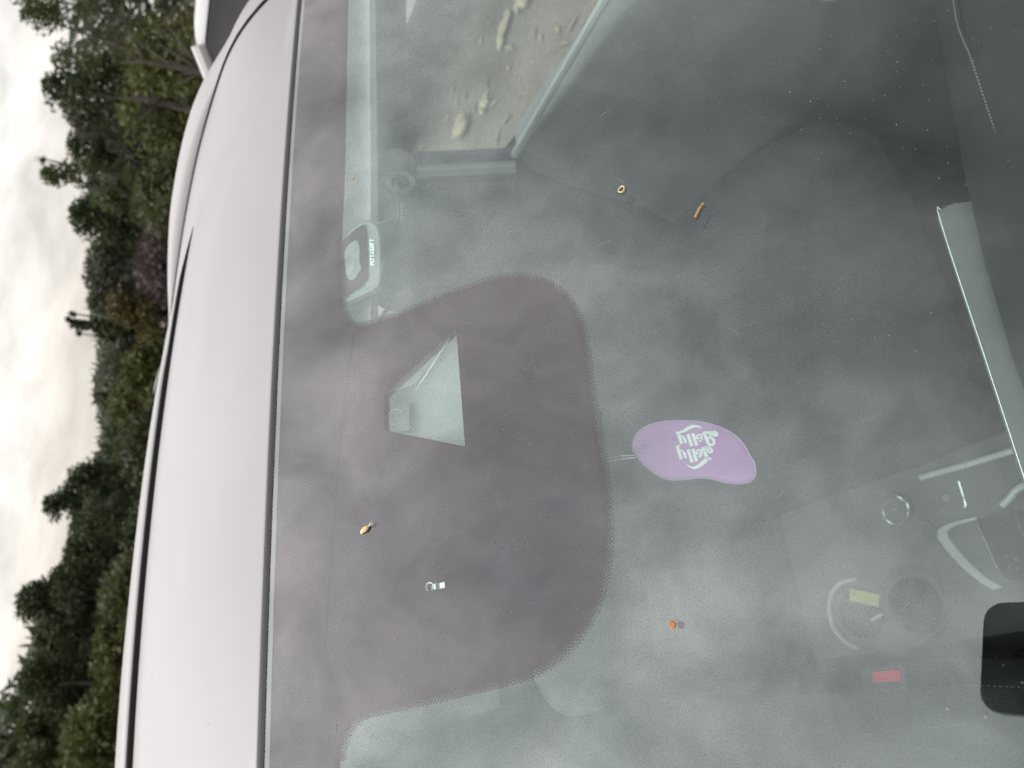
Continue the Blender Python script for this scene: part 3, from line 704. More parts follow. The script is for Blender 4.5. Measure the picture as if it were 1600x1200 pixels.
# the console top stays whole; dark discs on it paint the wells' depth
w1, c1 = well_disc((1346, 958), .033, .034, .002)
w2, c2 = well_disc((1430, 945), .034, .036, .002)
mb = MB(); mb.tube(catmull([pc(q, .006) for q in ((1338, 905), (1312, 912), (1299, 930), (1296, 955), (1304, 983), (1322, 1004), (1342, 1015))], 5), .0028, 8); mb.build('holder_rim', MT['silver'], console)
mb = MB(); mb.tube(catmull([pc(q, .006) for q in ((1338, 905), (1352, 904), (1366, 910), (1376, 918), (1390, 895), (1408, 887), (1432, 886), (1456, 896), (1472, 918), (1478, 948), (1472, 980), (1458, 998), (1444, 1003))], 5), .0013, 8); mb.build('holder_lip', MT['bracket'], console)
mb = MB(); mb.tube([pc((1283, 895), .004), pc((1285, 950), .004), pc((1289, 1014), .004)], .0022, 6); mb.build('console_edge', MT['bracket'], console)
mb = MB(); mb.tube([pc((1284, 840), .004), pc((1284, 800), .004)], .0015, 6); mb.build('console_edge', MT['bracket'], console)
# things lying in the cup holder
yt = [pc(q, .007) for q in ((1328, 920), (1352, 924), (1374, 930), (1373, 949), (1350, 943), (1327, 939))]
o = MB().poly(yt, (0, 0, 1), .0006).build('paper_tag', MT['yellow'], None, smooth=False); tag(o, 'small yellow paper tag lying in the cup holder', 'tag')
mb = MB(); mb.disc(pc((1335, 929), .0076), (0, 0, 1), .0011, .0004, 12); o2 = mb.build('tag_hole', MT['ink'], o)
mb = MB(); a_, b_ = pc((1361, 969), .012), pc((1379, 960), .012); d_ = (b_ - a_).normalized(); s_ = Vector((-d_.y, d_.x, 0))
mb.loft([[a_ + s_ * .0016, a_ - s_ * .0016, a_ - up(.0012)], [a_.lerp(b_, .5) + s_ * .0024 + up(.001), a_.lerp(b_, .5) - s_ * .002 + up(.0012), a_.lerp(b_, .5) - up(.001)], [b_ + s_ * .0018, b_ - s_ * .0016, b_ - up(.0012)]])
o = mb.build('foil_scrap', MT['white_print'], None, smooth=False); tag(o, 'tiny shiny silver foil scrap beside the yellow tag', 'foil')
# seats
def seat(s):
    cx = .365 * s
    mb = MB(); rows = []
    for y, hw, z in ((-.08, .20, .70), (-.05, .225, .775), (.05, .235, .80), (.25, .235, .79), (.40, .23, .775), (.46, .22, .72)):
        rows.append([Vector((cx + x * hw, y, z + dz)) for x, dz in ((-1.02, -.18), (-1.03, -.03), (-.94, .018), (-.7, .012), (-.6, -.006), (0, -.012), (.6, -.006), (.7, .012), (.94, .018), (1.03, -.03), (1.02, -.18))])
    st_ = mb.grid(rows).build('seat', MT['leather'], car, angle=60)
    rows = []
    for z, hw, y in ((.74, .235, .40), (.85, .245, .42), (1.0, .24, .47), (1.12, .22, .52), (1.18, .17, .545), (1.19, .10, .56)):
        rows.append([Vector((cx + x * hw, y + dy, z)) for x, dy in ((-1.02, .12), (-1.04, .02), (-.95, -.03), (-.65, .0), (0, .012), (.65, .0), (.95, -.03), (1.04, .02), (1.02, .12))])
    mb = MB(); mb.grid(rows); mb.build('backrest', MT['leather'], st_, angle=60)
    mb = MB(); rings = []
    for z, hw, d_ in ((1.19, .10, .03), (1.205, .125, .045), (1.27, .135, .055), (1.33, .125, .05), (1.36, .10, .03)):
        rings.append([Vector((cx + hw * math.copysign(abs(math.cos(a_)) ** .6, math.cos(a_)), .57 + d_ * math.sin(a_), z)) for a_ in [2 * math.pi * j / 24 for j in range(24)]])
    mb.loft(rings).build('headrest', MT['leather'], st_)
    return st_
sl_, sr_ = seat(-1), seat(1)
ss = MB(); sp2 = catmull([on_plane(q, 2, .80) for q in ((1380, 1104), (1400, 1090), (1430, 1077), (1470, 1072), (1520, 1070), (1600, 1072), (1680, 1080))], 18)
for i in range(0, len(sp2) - 1, 2): ss.tube([sp2[i] + up(.012), sp2[i].lerp(sp2[i + 1], .85) + up(.012)], .00045, 5)
ss.build('stitching', MT['thread'], sl_)
ss = MB(); sp2 = catmull([on_plane(q, 2, .80) for q in ((1360, 1146), (1400, 1141), (1450, 1135), (1520, 1130))], 10)
ss.tube([q + up(.012) for q in sp2], .0004, 5).build('seat_seam', MT['plastic_grey'], sl_)
mb = MB(); rows = []
for y, z in ((1.05, .6), (1.03, .78), (1.2, .82), (1.4, .80), (1.45, .95), (1.52, 1.2), (1.56, 1.24), (1.6, 1.2)):
    rows.append([Vector((x, y, z)) for x in sgrid(-.6, .6, 8)])
mb.grid(rows).build('rear_bench', MT['leather'], car, angle=60)
# belt buckle with red button
bk = on_plane((1385, 1060), 2, .87); mb = MB(); mb.box(bk - up(.05) + Vector((0, .006, 0)), (.026, .052, .10)); buckle = mb.build('belt_buckle', MT['plastic'], car, bevel=.004)
q = [on_plane(p_, 2, .873) for p_ in ((1362, 1049), (1405, 1047), (1406, 1064), (1364, 1067))]
slab('buckle_button', q, (0, 0, 1), .004, MT['red'], buckle, .001)
# steering wheel on the driver's side (outside the frame)
mb = MB(); sc_ = Vector((-.37, -.17, 1.0)); sax = Vector((0, .75, .5)).normalized(); mb.ring(sc_, sax, .175, .014, 40, 10); swh = mb.build('steering_wheel', MT['leather'], car)
mb = MB(); mb.disc(sc_ - sax * .01, sax, .06, .04, 24); mb.build('wheel_hub', MT['plastic'], swh)
# rear-view mirror, its left end shows past the bump
mb = MB(); rings = []
mc0 = on_glass((860, 780), -0.055); mx_ = Vector((0.99, 0.02, 0.02)).normalized(); mn = Vector((-.15, -.80, .58)); mn = (mn - mx_ * mn.dot(mx_)).normalized(); mz = mx_.cross(mn)
m_left = on_any((856, 1098), mc0, mn)
for d_, f_ in ((-.016, .90), (-.008, .99), (.0, 1.0), (.008, .94), (.012, .80)):
    ring = []
    for a_ in [2 * math.pi * j / 40 for j in range(40)]:
        ca, sa = math.cos(a_), math.sin(a_)
        ring.append(mc0 + mx_ * (.118 * f_ * math.copysign(abs(ca) ** .55, ca)) + mz * (.029 * f_ * math.copysign(abs(sa) ** .7, sa)) + mn * d_)
    rings.append(ring)
mirror = mb.loft(rings).build('rear_view_mirror', MT['plastic'], car, angle=60)
mb = MB(); mb.tube([mc0 + mn * .01, on_glass((800, 760), -0.008)], .009, 10); mb.build('mirror_stem', MT['plastic'], mirror)

# ================================================================ DASHCAM
dc0 = on_glass((600, 380), -0.02)
dashcam = empty('dashcam', dc0); tag(dashcam, 'black tube dashcam stuck inside the windshield top beside the dark sensor bump', 'dashcam')
mb = MB(); gnn = gn(.2)
plate = catmull([on_glass(q, -0.0068) for q in ((531, 470), (529, 430), (530, 395), (537, 372), (556, 352), (570, 345), (584, 348), (592, 362), (594, 400), (594, 435), (588, 448), (560, 463), (540, 472))], 3, True)
mb.poly(plate, gnn, .006); bracket = mb.build('mount_bracket', MT['bracket'], dashcam, bevel=.0012)
mb = MB(); pad = [on_glass(q, -0.0055) for q in PAD]
mb.poly(pad, gnn, .0009); padm = mb.build('adhesive_pad', MT['pad'], bracket, smooth=False)
mb = MB(); blob = catmull([on_glass(q, -0.0053) for q in BLOB], 4, True)
mb.poly(blob, gnn, .0005).build('adhesive_contact', MT['film'], bracket, smooth=False)
# lettering on the bracket, stroke built
def strokes(segs, to3, nrm, m, name, parent, wd, lift=0.0003, th=.0003):
    """segs: polylines in drawing units, each with optional per-point widths; to3 maps drawing units into the place"""
    mb = MB()
    for sg in segs:
        pts, ws = (sg if isinstance(sg, tuple) else (sg, wd)); n_ = len(pts)
        if not isinstance(ws, (list, tuple)): ws = [ws] * n_
        L_, R_ = [], []
        for i, q in enumerate(pts):
            a_ = Vector(pts[max(i - 1, 0)]); b_ = Vector(pts[min(i + 1, n_ - 1)]); d_ = (b_ - a_)
            d_ = d_.normalized() if d_.length > 0 else Vector((1, 0)); nn = Vector((-d_.y, d_.x)) * ws[i] / 2
            L_.append(Vector(q) + nn); R_.append(Vector(q) - nn)
        nv = Vector(nrm).normalized()
        lo, hi = [], []
        top = [[to3(q) + nv * lift for q in L_], [to3(q) + nv * lift for q in R_]]
        bot = [[q - nv * th for q in rr] for rr in top]
        mb.loft([[top[0][i], top[1][i], bot[1][i], bot[0][i]] for i in range(n_)])
    return mb.build(name, m, parent, smooth=False)
def arc(cx, cy, r_, a0, a1, n_=12, ry=None): return [(cx + r_ * math.cos(R(a0 + (a1 - a0) * i / n_)), cy + (ry or r_) * math.sin(R(a0 + (a1 - a0) * i / n_))) for i in range(n_ + 1)]
GL = {'P': [[(0, 0), (0, 1)], [(0, .95), (.4, .95), (.58, .82), (.58, .62), (.4, .48), (0, .48)]], 'I': [[(0.1, 0), (0.1, 1)]], 'T': [[(.3, 0), (.3, 1)], [(0, .94), (.6, .94)]],
      'A': [[(0, 0), (.32, 1), (.64, 0)], [(.12, .32), (.52, .32)]], 'S': [[(.58, .85), (.42, .97), (.16, .95), (.04, .78), (.12, .60), (.46, .44), (.58, .26), (.46, .06), (.18, .03), (.02, .16)]],
      'O': [arc(.32, .5, .30, 0, 360, 16, .47)], 'F': [[(0, 0), (0, 1)], [(0, .95), (.56, .95)], [(0, .52), (.48, .52)]]}
word = []; cx = 0
for ch in 'PITTASOFT':
    word += [[(cx + q[0], q[1]) for q in sg] for sg in GL[ch]]; cx += {'I': .42}.get(ch, .86)
W_ = cx
def pit(q):   # baseline runs up the photo from (586,414) to (585,372); letter tops towards the roof
    return on_glass((585.5 - q[1] * 6.4 - q[0] / W_ * 1.0, 414 - q[0] / W_ * 41.5), -0.0062)
strokes(word, pit, gnn, MT['white_print'], 'maker_lettering', bracket, .20)
# body tube
ax0, ax1 = on_glass((618, 470), -0.050), on_glass((620, 252), -0.062)
axd = (ax1 - ax0).normalized(); rad_ = 0.0165
mb = MB(); L_ = (ax1 - ax0).length
pr = [(0.0, .012), (.002, .0155), (.006, rad_), (.03, rad_), (.0305, rad_ - .0007), (.0318, rad_ - .0007), (.0325, rad_), (L_ - .034, rad_), (L_ - .033, rad_ - .0007), (L_ - .0318, rad_ - .0007), (L_ - .031, rad_), (L_ - .006, rad_), (L_ - .002, .0155), (L_, .012)]
oa = axd.orthogonal().normalized(); ob = axd.cross(oa)
rings = [[ax0 + axd * t_ + (oa * math.cos(a_) + ob * math.sin(a_)) * r_ for a_ in [2 * math.pi * j / 40 for j in range(40)]] for t_, r_ in pr]
tube = mb.loft(rings).build('camera_body', MT['cam_body'], dashcam, angle=35)
vdir = (CAM - (ax0 + ax1) / 2); vdir = (vdir - axd * vdir.dot(axd)).normalized()
lc = on_any((626, 289), (ax0 + ax1) / 2 + vdir * rad_, vdir); ln_ = vdir
mb = MB(); mb.disc(lc + ln_ * .003, ln_, .0125, .010, 40, .0118); mb.build('lens_barrel', MT['cam_body'], dashcam, bevel=.0005)
mb = MB(); mb.ring(lc + ln_ * .0032, ln_, .0108, .0008, 40, 6); mb.ring(lc + ln_ * .0036, ln_, .0085, .0004, 40, 6); mb.build('lens_ring', MT['bracket'], dashcam)
mb = MB(); mb.disc(lc + ln_ * .0042, ln_, .0080, .002, 32, .006); mb.build('lens', MT['lens'], dashcam)
mk = MB()
sup = axd.cross(vdir); 
for row, (px, y0, y1, n_) in enumerate(((621.5, 351, 315, 8), (627.5, 345, 316, 6))):   # two lines of lettering too small to read
    for i in range(n_):
        yy = y0 + (y1 - y0) * i / n_
        q0, q1 = on_any((px - 1.3, yy), lc + vdir * .0012, vdir), on_any((px + 1.3, yy), lc + vdir * .0012, vdir)
        q2, q3 = on_any((px + 1.3, yy - (y0 - y1) / n_ * .55), lc + vdir * .0012, vdir), on_any((px - 1.3, yy - (y0 - y1) / n_ * .55), lc + vdir * .0012, vdir)
        mk.poly([q0, q1, q2, q3], vdir, .0006)
mk.build('small_lettering', MT['grey_print'], dashcam, smooth=False)
arm_ = MB(); arm_.loft([[on_glass(q, -.012) for q in ((575, 455), (575, 350), (592, 345), (592, 452))], [on_glass(q, -.040) for q in ((590, 462), (590, 345), (625, 340), (630, 458))]]); arm_.build('mount_arm', MT['cam_body'], dashcam, bevel=.002)

# ================================================================ AIR FRESHENER
bc = on_glass((1085, 705)); bc = bc + ray((1085, 705)) * 0.085
hd = ray((1085, 705)); bn_ = -Vector((hd.x, hd.y, 0)).normalized()
bn_ = (bn_ + Vector((0, 0, .35))).normalized()
fresh = empty('air_freshener', bc); tag(fresh, 'purple bean shaped hanging air freshener with white lettering', 'air freshener')
def zb(q): return (980 + q[0] / 7.273, 640 + q[1] / 7.273)
def bean(q, lift=0.0): return on_any(zb(q), bc + bn_ * lift, bn_)
BEAN = [(60, 420), (70, 350), (110, 270), (180, 205), (300, 155), (450, 130), (650, 122), (820, 135), (980, 170), (1130, 230), (1260, 320), (1350, 430), (1400, 530), (1440, 590), (1460, 680), (1450, 760), (1400, 815), (1300, 840),
        (1200, 840), (1080, 820), (960, 790), (850, 778), (740, 783), (620, 797), (500, 798), (400, 775), (300, 720), (200, 640), (120, 550), (75, 480)]
ol = catmull([Vector((*q, 0)) for q in BEAN], 4, True); cen = Vector((760, 470, 0))
rings = []
for sc2, d_ in ((.97, -.0030), (.995, -.0022), (1.0, -.0012), (.992, -.0003), (.97, .0), (.85, .0006), (.6, .0010), (.3, .0012), (.02, .0012)):
    rings.append([bean((cen + (q - cen) * sc2), 0) + bn_ * d_ for q in ol])
mb = MB(); mb.loft(rings); card = mb.build('bean_card', MT['purple'], fresh, angle=60)
mb = MB(); mb.tube([bean(q, 0) + bn_ * .0002 for q in [cen + (q - cen) * .993 for q in ol] + [cen + (ol[0] - cen) * .993]], .00042, 6); mb.build('bean_rim', MT['purple_edge'], card)
def blob_(cx, cy, r_, n_=8): return ([(cx - r_ * .98, cy), (cx - r_ * .75, cy), (cx - r_ * .4, cy), (cx, cy), (cx + r_ * .4, cy), (cx + r_ * .75, cy), (cx + r_ * .98, cy)], [r_ * .3, r_ * 1.32, r_ * 1.83, r_ * 2, r_ * 1.83, r_ * 1.32, r_ * .3])
def ellr(cx, cy, rx, ry, a0=0, a1=360, n_=20): return arc(cx, cy, rx, a0, a1, n_, ry)
LOGO = [
    # upper word (reads from the right, upside down in the photo)
    ([(556, 262), (600, 258), (650, 240), (690, 212), (740, 190), (790, 188), (830, 200), (856, 216)], [20, 26, 34, 40, 36, 26, 14, 3]),
    ([(574, 262), (588, 300), (604, 345), (618, 388)], 35), ([(628, 302), (643, 318), (655, 345), (664, 382)], [20, 28, 30, 28]), ([(596, 300), (616, 296), (636, 306)], 18),
    ([(688, 276), (708, 340), (734, 416)], 36), ([(744, 270), (764, 335), (788, 410)], 36),
    (ellr(818, 322, 29, 38, -200, 100), 22), ([(796, 332), (838, 318)], 15), ([(846, 318), (842, 350), (825, 358)], 14),
    ([(838, 290), (870, 268), (905, 262), (940, 262), (972, 258)], [10, 34, 34, 30, 36]), blob_(990, 276, 34), ([(960, 262), (992, 246), (1016, 262), (1024, 288), (1004, 304), (975, 300)], [20, 22, 24, 22, 18, 6]),
    ([(872, 272), (890, 310), (908, 345), (918, 380), (940, 402), (968, 402), (986, 380), (984, 345), (960, 325), (925, 318), (905, 312)], [34, 40, 38, 34, 28, 26, 30, 32, 28, 22, 10]),
    ([(940, 262), (945, 300), (950, 322)], [22, 26, 20]), ([(870, 270), (850, 285)], 14),
    # lower word
    ([(556, 424), (578, 412), (602, 402)], [10, 18, 5]), ([(568, 420), (582, 462), (598, 515), (612, 566)], 35), ([(626, 472), (643, 490), (656, 518), (666, 552)], [20, 28, 30, 28]), ([(592, 462), (616, 462), (634, 474)], 18),
    ([(690, 452), (712, 520), (738, 600)], 36), ([(744, 446), (766, 515), (788, 590)], 36),
    (ellr(814, 495, 29, 38, -200, 100), 22), ([(792, 505), (834, 490)], 15),
    ([(836, 470), (862, 436), (900, 424), (940, 436), (962, 462), (956, 484), (930, 490), (908, 476)], [10, 24, 30, 30, 30, 26, 20, 6]), blob_(905, 452, 36), 
    ([(872, 450), (888, 500), (902, 545), (890, 578), (850, 612), (805, 645), (760, 662), (715, 652), (670, 622)], [40, 40, 42, 46, 46, 42, 34, 20, 3]),
    ([(880, 548), (920, 552), (958, 578)], [36, 24, 5]), ([(910, 545), (945, 548), (962, 556)], [20, 16, 6]),
]
strokes(LOGO, lambda q: bean(q, .0013), bn_, MT['white_print'], 'logo_lettering', card, 20)
strokes([(ellr(540, 336, 24, 24), 6), ([(532, 350), (532, 324), (546, 324), (548, 334), (534, 338), (550, 350)], 5)], lambda q: bean(q, .0013), bn_, MT['purple_edge'], 'registered_mark', card, 5)
strokes([([(150, 485), (175, 470), (205, 455)], [10, 40, 20]), ([(165, 440), (190, 425), (212, 410)], [8, 30, 10]), ([(205, 450), (230, 460), (244, 472)], [30, 26, 8]), ([(226, 378), (238, 380)], 10), ([(500, 438), (514, 440)], 10), ([(470, 352), (480, 354)], 8)],
        lambda q: bean(q, .0013), bn_, MT['purple_edge'], 'small_emblem', card, 12)
k0 = bean((80, 520), .0); k1 = bean((95, 545), .0)
mb = MB(); mb.tube([on_glass((946, 717), -.075), on_any((970, 712), bc, bn_), k0], .00040, 6); mb.tube([on_glass((947, 721), -.075), on_any((970, 717), bc, bn_), k1], .00040, 6); mb.build('hanging_cord', MT['cord'], fresh)

# ================================================================ BITS ON THE GLASS
def gbit(q, lift): return on_glass(q, lift)
mb = MB(); pts = [gbit(q, .0012) for q in ((563.5, 834), (566, 830.5), (570, 827), (574, 823.5), (576, 821.5))]
mb.tube(pts, [.0003, .0012, .0016, .0011, .0002], 8); o = mb.build('grass_seed', MT['seed']); tag(o, 'straw coloured grass seed with fine hairs on the dark bump', 'seed')
mb = MB()
for a_, b_ in (((575, 822), (582, 817)), ((575, 822), (581, 815)), ((576, 821), (579, 816)), ((575.5, 823), (583, 819.5))): mb.tube([gbit(a_, .0012), gbit(((a_[0] + b_[0]) / 2, (a_[1] + b_[1]) / 2), .002), gbit(b_, .0022)], .00010, 4)
mb.build('seed_hair', MT['cord'], o)
mb = MB()
for dx, w_ in ((0, .00026), (1.8, .0002)):
    mb.tube(catmull([gbit(q, .0014) for q in ((1085.5 + dx, 338.5), (1089 + dx, 331), (1093 + dx * .4, 324), (1098, 318))], 4), [w_] * 13, 6)
mb.tube([gbit((1085, 338.8), .0014), gbit((1087.5, 337.5), .0014)], .0004, 6); mb.tube([gbit((1097, 319), .0014), gbit((1099, 317.5), .0014)], .0004, 6)
o = mb.build('twig', MT['twig']); tag(o, 'thin orange twig lying on the clear glass', 'twig')
mb = MB(); mb.tube(catmull([gbit(q, .0012) for q in ((966, 298), (967.5, 294), (971, 291), (974.5, 291.5), (975, 296), (972, 299.5), (968, 300), (966, 298))], 4), .00034, 6); o = mb.build('seed_husk', MT['seed']); tag(o, 'tiny curled straw husk on the glass near the twig', 'husk')
mb = MB(); nn = gn(-.03)
mb.disc(gbit((1050.5, 976), .0005), nn, .0017, .0005, 20, .0012); o = mb.build('resin_spot', MT['drop']); tag(o, 'round orange brown resin spot on the lower glass', 'spot')
mb = MB(); mb.tube([gbit((551, 277), .0004), gbit((552, 280.5), .0004)], .00035, 5); mb.tube([gbit((555, 281), .0004), gbit((557.5, 284), .0004)], .0004, 5); o = mb.build('brown_speck', MT['twig']); tag(o, 'pair of tiny brown specks above the dashcam', 'speck')
# dust: specks, scratches and hairs over the whole windshield
rng = random.Random(5); mb = MB(); nspk = 0
def speck(x, y, r_):
    n_ = rng.choice((3, 4, 5)); a0 = rng.random() * 6; c_ = gp(x, y, .0002); nn = gn(x); ta = Vector((1, 0, 0)); ta = (ta - nn * ta.dot(nn)).normalized(); tb = nn.cross(ta)
    vs = [c_ + (ta * math.cos(a0 + 6.283 * k / n_) + tb * math.sin(a0 + 6.283 * k / n_)) * r_ * rng.uniform(.5, 1.2) for k in range(n_)]
    mb.add(vs + [c_ + nn * r_ * .6], [(k, (k + 1) % n_, n_) for k in range(n_)])
def place():
    while True:
        x, y = rng.uniform(-.33, .55), rng.uniform(-.55, .02)
        if y > yh(x) - .004: continue
        if noise.noise(Vector((x * 9, y * 9, 3))) + rng.uniform(-.5, .6) > 0.0 and (y < -.05 or rng.random() < .35): return x, y
for i in range(4200):
    x, y = place(); speck(x, y, rng.choice((.00016, .00019, .00022, .00026)) * (1.0 if rng.random() < .96 else 1.7))
for i in range(60):      # little clusters
    x, y = place()
    for k in range(rng.randint(4, 10)): speck(x + rng.gauss(0, .0022), y + rng.gauss(0, .0022), rng.choice((.00016, .0002, .0003)))
for i in range(16):      # hairs and dried smears
    x, y = place(); a_ = rng.uniform(0, 6.28); L_ = rng.uniform(.002, .009); cv = rng.uniform(-1.2, 1.2); pts = []
    for k in range(6): pts.append(gp(x, y, .0002)); x += math.cos(a_) * L_ / 5; y += math.sin(a_) * L_ / 5; a_ += cv / 5
    mb.tube(pts, .00005, 3, False)
o = mb.build('dust', MT['dust'], smooth=False, recalc=False); tag(o, 'fine pale dust specks and hairs scattered over the windshield', kind='stuff')

rng = random.Random(21); mb = MB()
for i in range(90):      # dirt spots on the white roof
    x, y = rng.uniform(-.3, .55), rng.uniform(.03, .34); r_ = rng.choice((.0002, .0003, .0003, .0005)); c_ = Vector((x, y + yh(x) * .5, 0)); c_.z = zedge(c_.x, c_.y) + .0003
    mb.add([c_ + Vector((r_ * rng.uniform(.6, 1.3) * math.cos(k * 1.2566), r_ * rng.uniform(.6, 1.3) * math.sin(k * 1.2566), .0001 + .3 * r_ * math.sin(k * 1.2566))) for k in range(5)], [(0, 1, 2, 3, 4)])
o = mb.build('dirt_specks', MT['ink'], smooth=False); tag(o, 'small dark dirt spots on the white roof', kind='stuff')

# ================================================================ THE PHONE (its back is mirrored in the glass)
phc = CAM - FWD * .0065
phone = empty('smartphone', phc); tag(phone, 'black smartphone held above the windshield and mirrored in it', 'smartphone')
tl = CAM + UPV * .0300 - RGT * .060 - FWD * .0015
pts = rrect(tl, RGT, -UPV, .0815, .160, .0145, 8)
MB().poly(pts, FWD, .0082).build('phone_body', MT['phone'], phone, bevel=.0012)
for dx, dy in ((0, 0), (0, -.0), ):
    pass
for du, dr in ((-0.002, 0.0005), (-.002, -.0205), (-.021, -.010)):
    mb = MB(); mb.ring(CAM + UPV * du + RGT * dr - FWD * .0011, FWD, .0075, .0007, 32, 6); mb.build('lens_rim', MT['piano'], phone)

# ================================================================ OUTSIDE, RIGHT: litter on the ground, second car
def ground_pt(q): return on_plane(q, 2, 0.012)
def chip(name, a_, b_, w0, m, label, cat, h=.03):
    A_, B_ = ground_pt(a_), ground_pt(b_); d_ = (B_ - A_); L_ = d_.length; d_.normalize(); s_ = Vector((-d_.y, d_.x, 0)); rings = []
    for k in range(9):
        t_ = k / 8; f_ = (math.sin(math.pi * (0.12 + .8 * t_)) ** .7) * (1 + .25 * math.sin(k * 2.3)); c_ = A_.lerp(B_, t_) + s_ * (w0 * .3 * math.sin(k * 1.1))
        rings.append([c_ + s_ * (w0 * f_ * math.cos(u_)) + up(h * .5 + h * f_ * .6 * math.sin(u_)) for u_ in [2 * math.pi * j / 10 for j in range(10)]])
    o = MB().loft(rings).build(name, m); return tag(o, label, cat)
chip('wood_chip', (798, 16), (781, 80), .036, MT['wood'], 'long pale strip of wood on the gravel beyond the side window', 'wood')
chip('wood_chip', (766, 152), (754, 178), .03, MT['wood'], 'short pale wood chip on the gravel near the window sill', 'wood')
chip('leaf_clump', (723, 192), (728, 210), .07, MT['wood'], 'rounded yellowish clump of dry leaves on the gravel', 'leaves', .05)
chip('branch', (830, -10), (808, 10), .06, MT['wood'], 'stub of pale branch at the top edge of the side window view', 'branch')
chip('pale_stone', (598, 40), (606, 98), .16, MT['stone'], 'pale stone on the ground seen under the roof edge', 'stone', .08)
rng = random.Random(11); mb = MB()
for i in range(450):
    x, y = rng.uniform(1.0, 6.0), rng.uniform(-1.5, 5.5); a_ = rng.uniform(0, 6.28); L_, w_ = rng.uniform(.02, .07), rng.uniform(.008, .02); d_ = Vector((math.cos(a_), math.sin(a_), rng.uniform(-.1, .1))); s_ = Vector((-d_.y, d_.x, rng.uniform(-.2, .2)))
    c_ = Vector((x, y, .012)); mb.add([c_ - d_ * L_, c_ + s_ * w_ + up(.006), c_ + d_ * L_, c_ - s_ * w_], [(0, 1, 2, 3)])
o = mb.build('leaf_litter', MT['dry'], smooth=False); tag(o, 'dry leaf litter strewn over the gravel', kind='stuff')

def sedan(loc, rz):
    root = empty('parked_car', loc)
    root.rotation_euler = (0, 0, rz); tag(root, 'white car with dark windows parked behind at the upper edge, partly hidden', 'car')
    Q = Matrix.Rotation(rz, 4, 'Z'); Lc = Vector(loc)
    T = lambda x, y, z: Lc + Q @ Vector((x, y, z))
    def b(mb, name, m, par=root, **k):
        o = MB(); o.v = [tuple(T(*q)) for q in mb.v]; o.f = mb.f; ob_ = o.build(name, m, None, **k)
        ob_.parent = par; ob_.matrix_parent_inverse = (Matrix.Translation(Lc) @ Q).inverted() if par is root else Matrix.Identity(4); return ob_
    st = ((-2.15, .60, .62, .80), (-2.05, .78, .50, .96), (-1.5, .86, .26, 1.0), (-.5, .88, .24, .98), (.6, .88, .24, .96), (1.4, .86, .26, .90), (2.0, .76, .34, .78), (2.2, .58, .46, .66))
    rings = [[Vector((x, y * w_, z)) for y, z in ((-1, zb_ + .08), (-1.0, (zb_ + zt) / 2), (-.94, zt - .05), (-.6, zt), (.6, zt), (.94, zt - .05), (1.0, (zb_ + zt) / 2), (1, zb_ + .08), (.8, zb_), (-.8, zb_))] for x, w_, zb_, zt in st]
    body = b(MB().loft(rings), 'body', MT['paint2'], angle=50)
    gh = ((-1.75, .66, 1.0), (-1.15, .58, 1.34), (-.4, .57, 1.40), (.2, .58, 1.385), (.62, .62, 1.25), (1.2, .70, .93))
    mb = MB(); mb.loft([[Vector((x, -w_ * 1.1 - (.03 if z < 1.1 else 0), .95)), Vector((x, -w_, z - .025)), Vector((x, w_, z - .025)), Vector((x, w_ * 1.1 + (.03 if z < 1.1 else 0), .95))] for x, w_, z in gh]); b(mb, 'windows', MT['dark_glass'], smooth=False)
    mb = MB(); mb.loft([[Vector((x, y * (w_ + .022), z + dz)) for y, dz in ((-1.04, -.05), (-1.0, -.005), (-.75, .012), (.75, .012), (1.0, -.005), (1.04, -.05))] for x, w_, z in ((-1.38, .585, 1.26), (-1.22, .58, 1.335), (-1.15, .57, 1.35), (-.4, .56, 1.405), (.2, .57, 1.39), (.34, .58, 1.355))]); b(mb, 'roof', MT['paint2'], angle=60)
    for s in (-1, 1):
        mb = MB(); mb.tube([(-1.8, s * .76, .98), (-1.45, s * .69, 1.16), (-1.2, s * .60, 1.325)], .045, 8); b(mb, 'rear_pillar', MT['paint2'])
        mb = MB(); mb.tube([(-.1, s * .70, .96), (-.12, s * .605, 1.36)], .03, 8); b(mb, 'center_pillar', MT['paint2'])
        mb = MB(); mb.tube([(1.22, s * .76, .93), (.62, s * .65, 1.24), (.25, s * .60, 1.37)], .03, 8); b(mb, 'front_pillar', MT['paint2'])
        mb = MB(); mb.box((-2.08, s * .6, .82), (.12, .34, .16)); b(mb, 'tail_lamp', MT['red'], bevel=.02)
        mb = MB(); mb.box((2.1, s * .52, .64), (.14, .3, .12)); b(mb, 'headlight', MT['silver'], bevel=.02)
        mb = MB(); mb.box((.85, s * .98, 1.0), (.1, .2, .13)); b(mb, 'door_mirror', MT['paint2'], bevel=.03)
        for x in (-1.4, 1.4):
            mb = MB(); mb.ring(Vector((x, s * .80, .31)), Vector((0, 1, 0)), .24, .08, 28, 8); b(mb, 'wheel', MT['tyre'])
    mb = MB(); mb.box((-.30, -.35, 1.45), (.30, .22, .06)); b(mb, 'roof_lamp', MT['red'], bevel=.02)
    return root
sedan((3.44 + 1.38 * math.cos(R(-66)) + .5 * math.sin(R(66)), 3.02 + 1.38 * math.sin(R(-66)) + .5 * math.cos(R(66)), 0.04), R(-74))

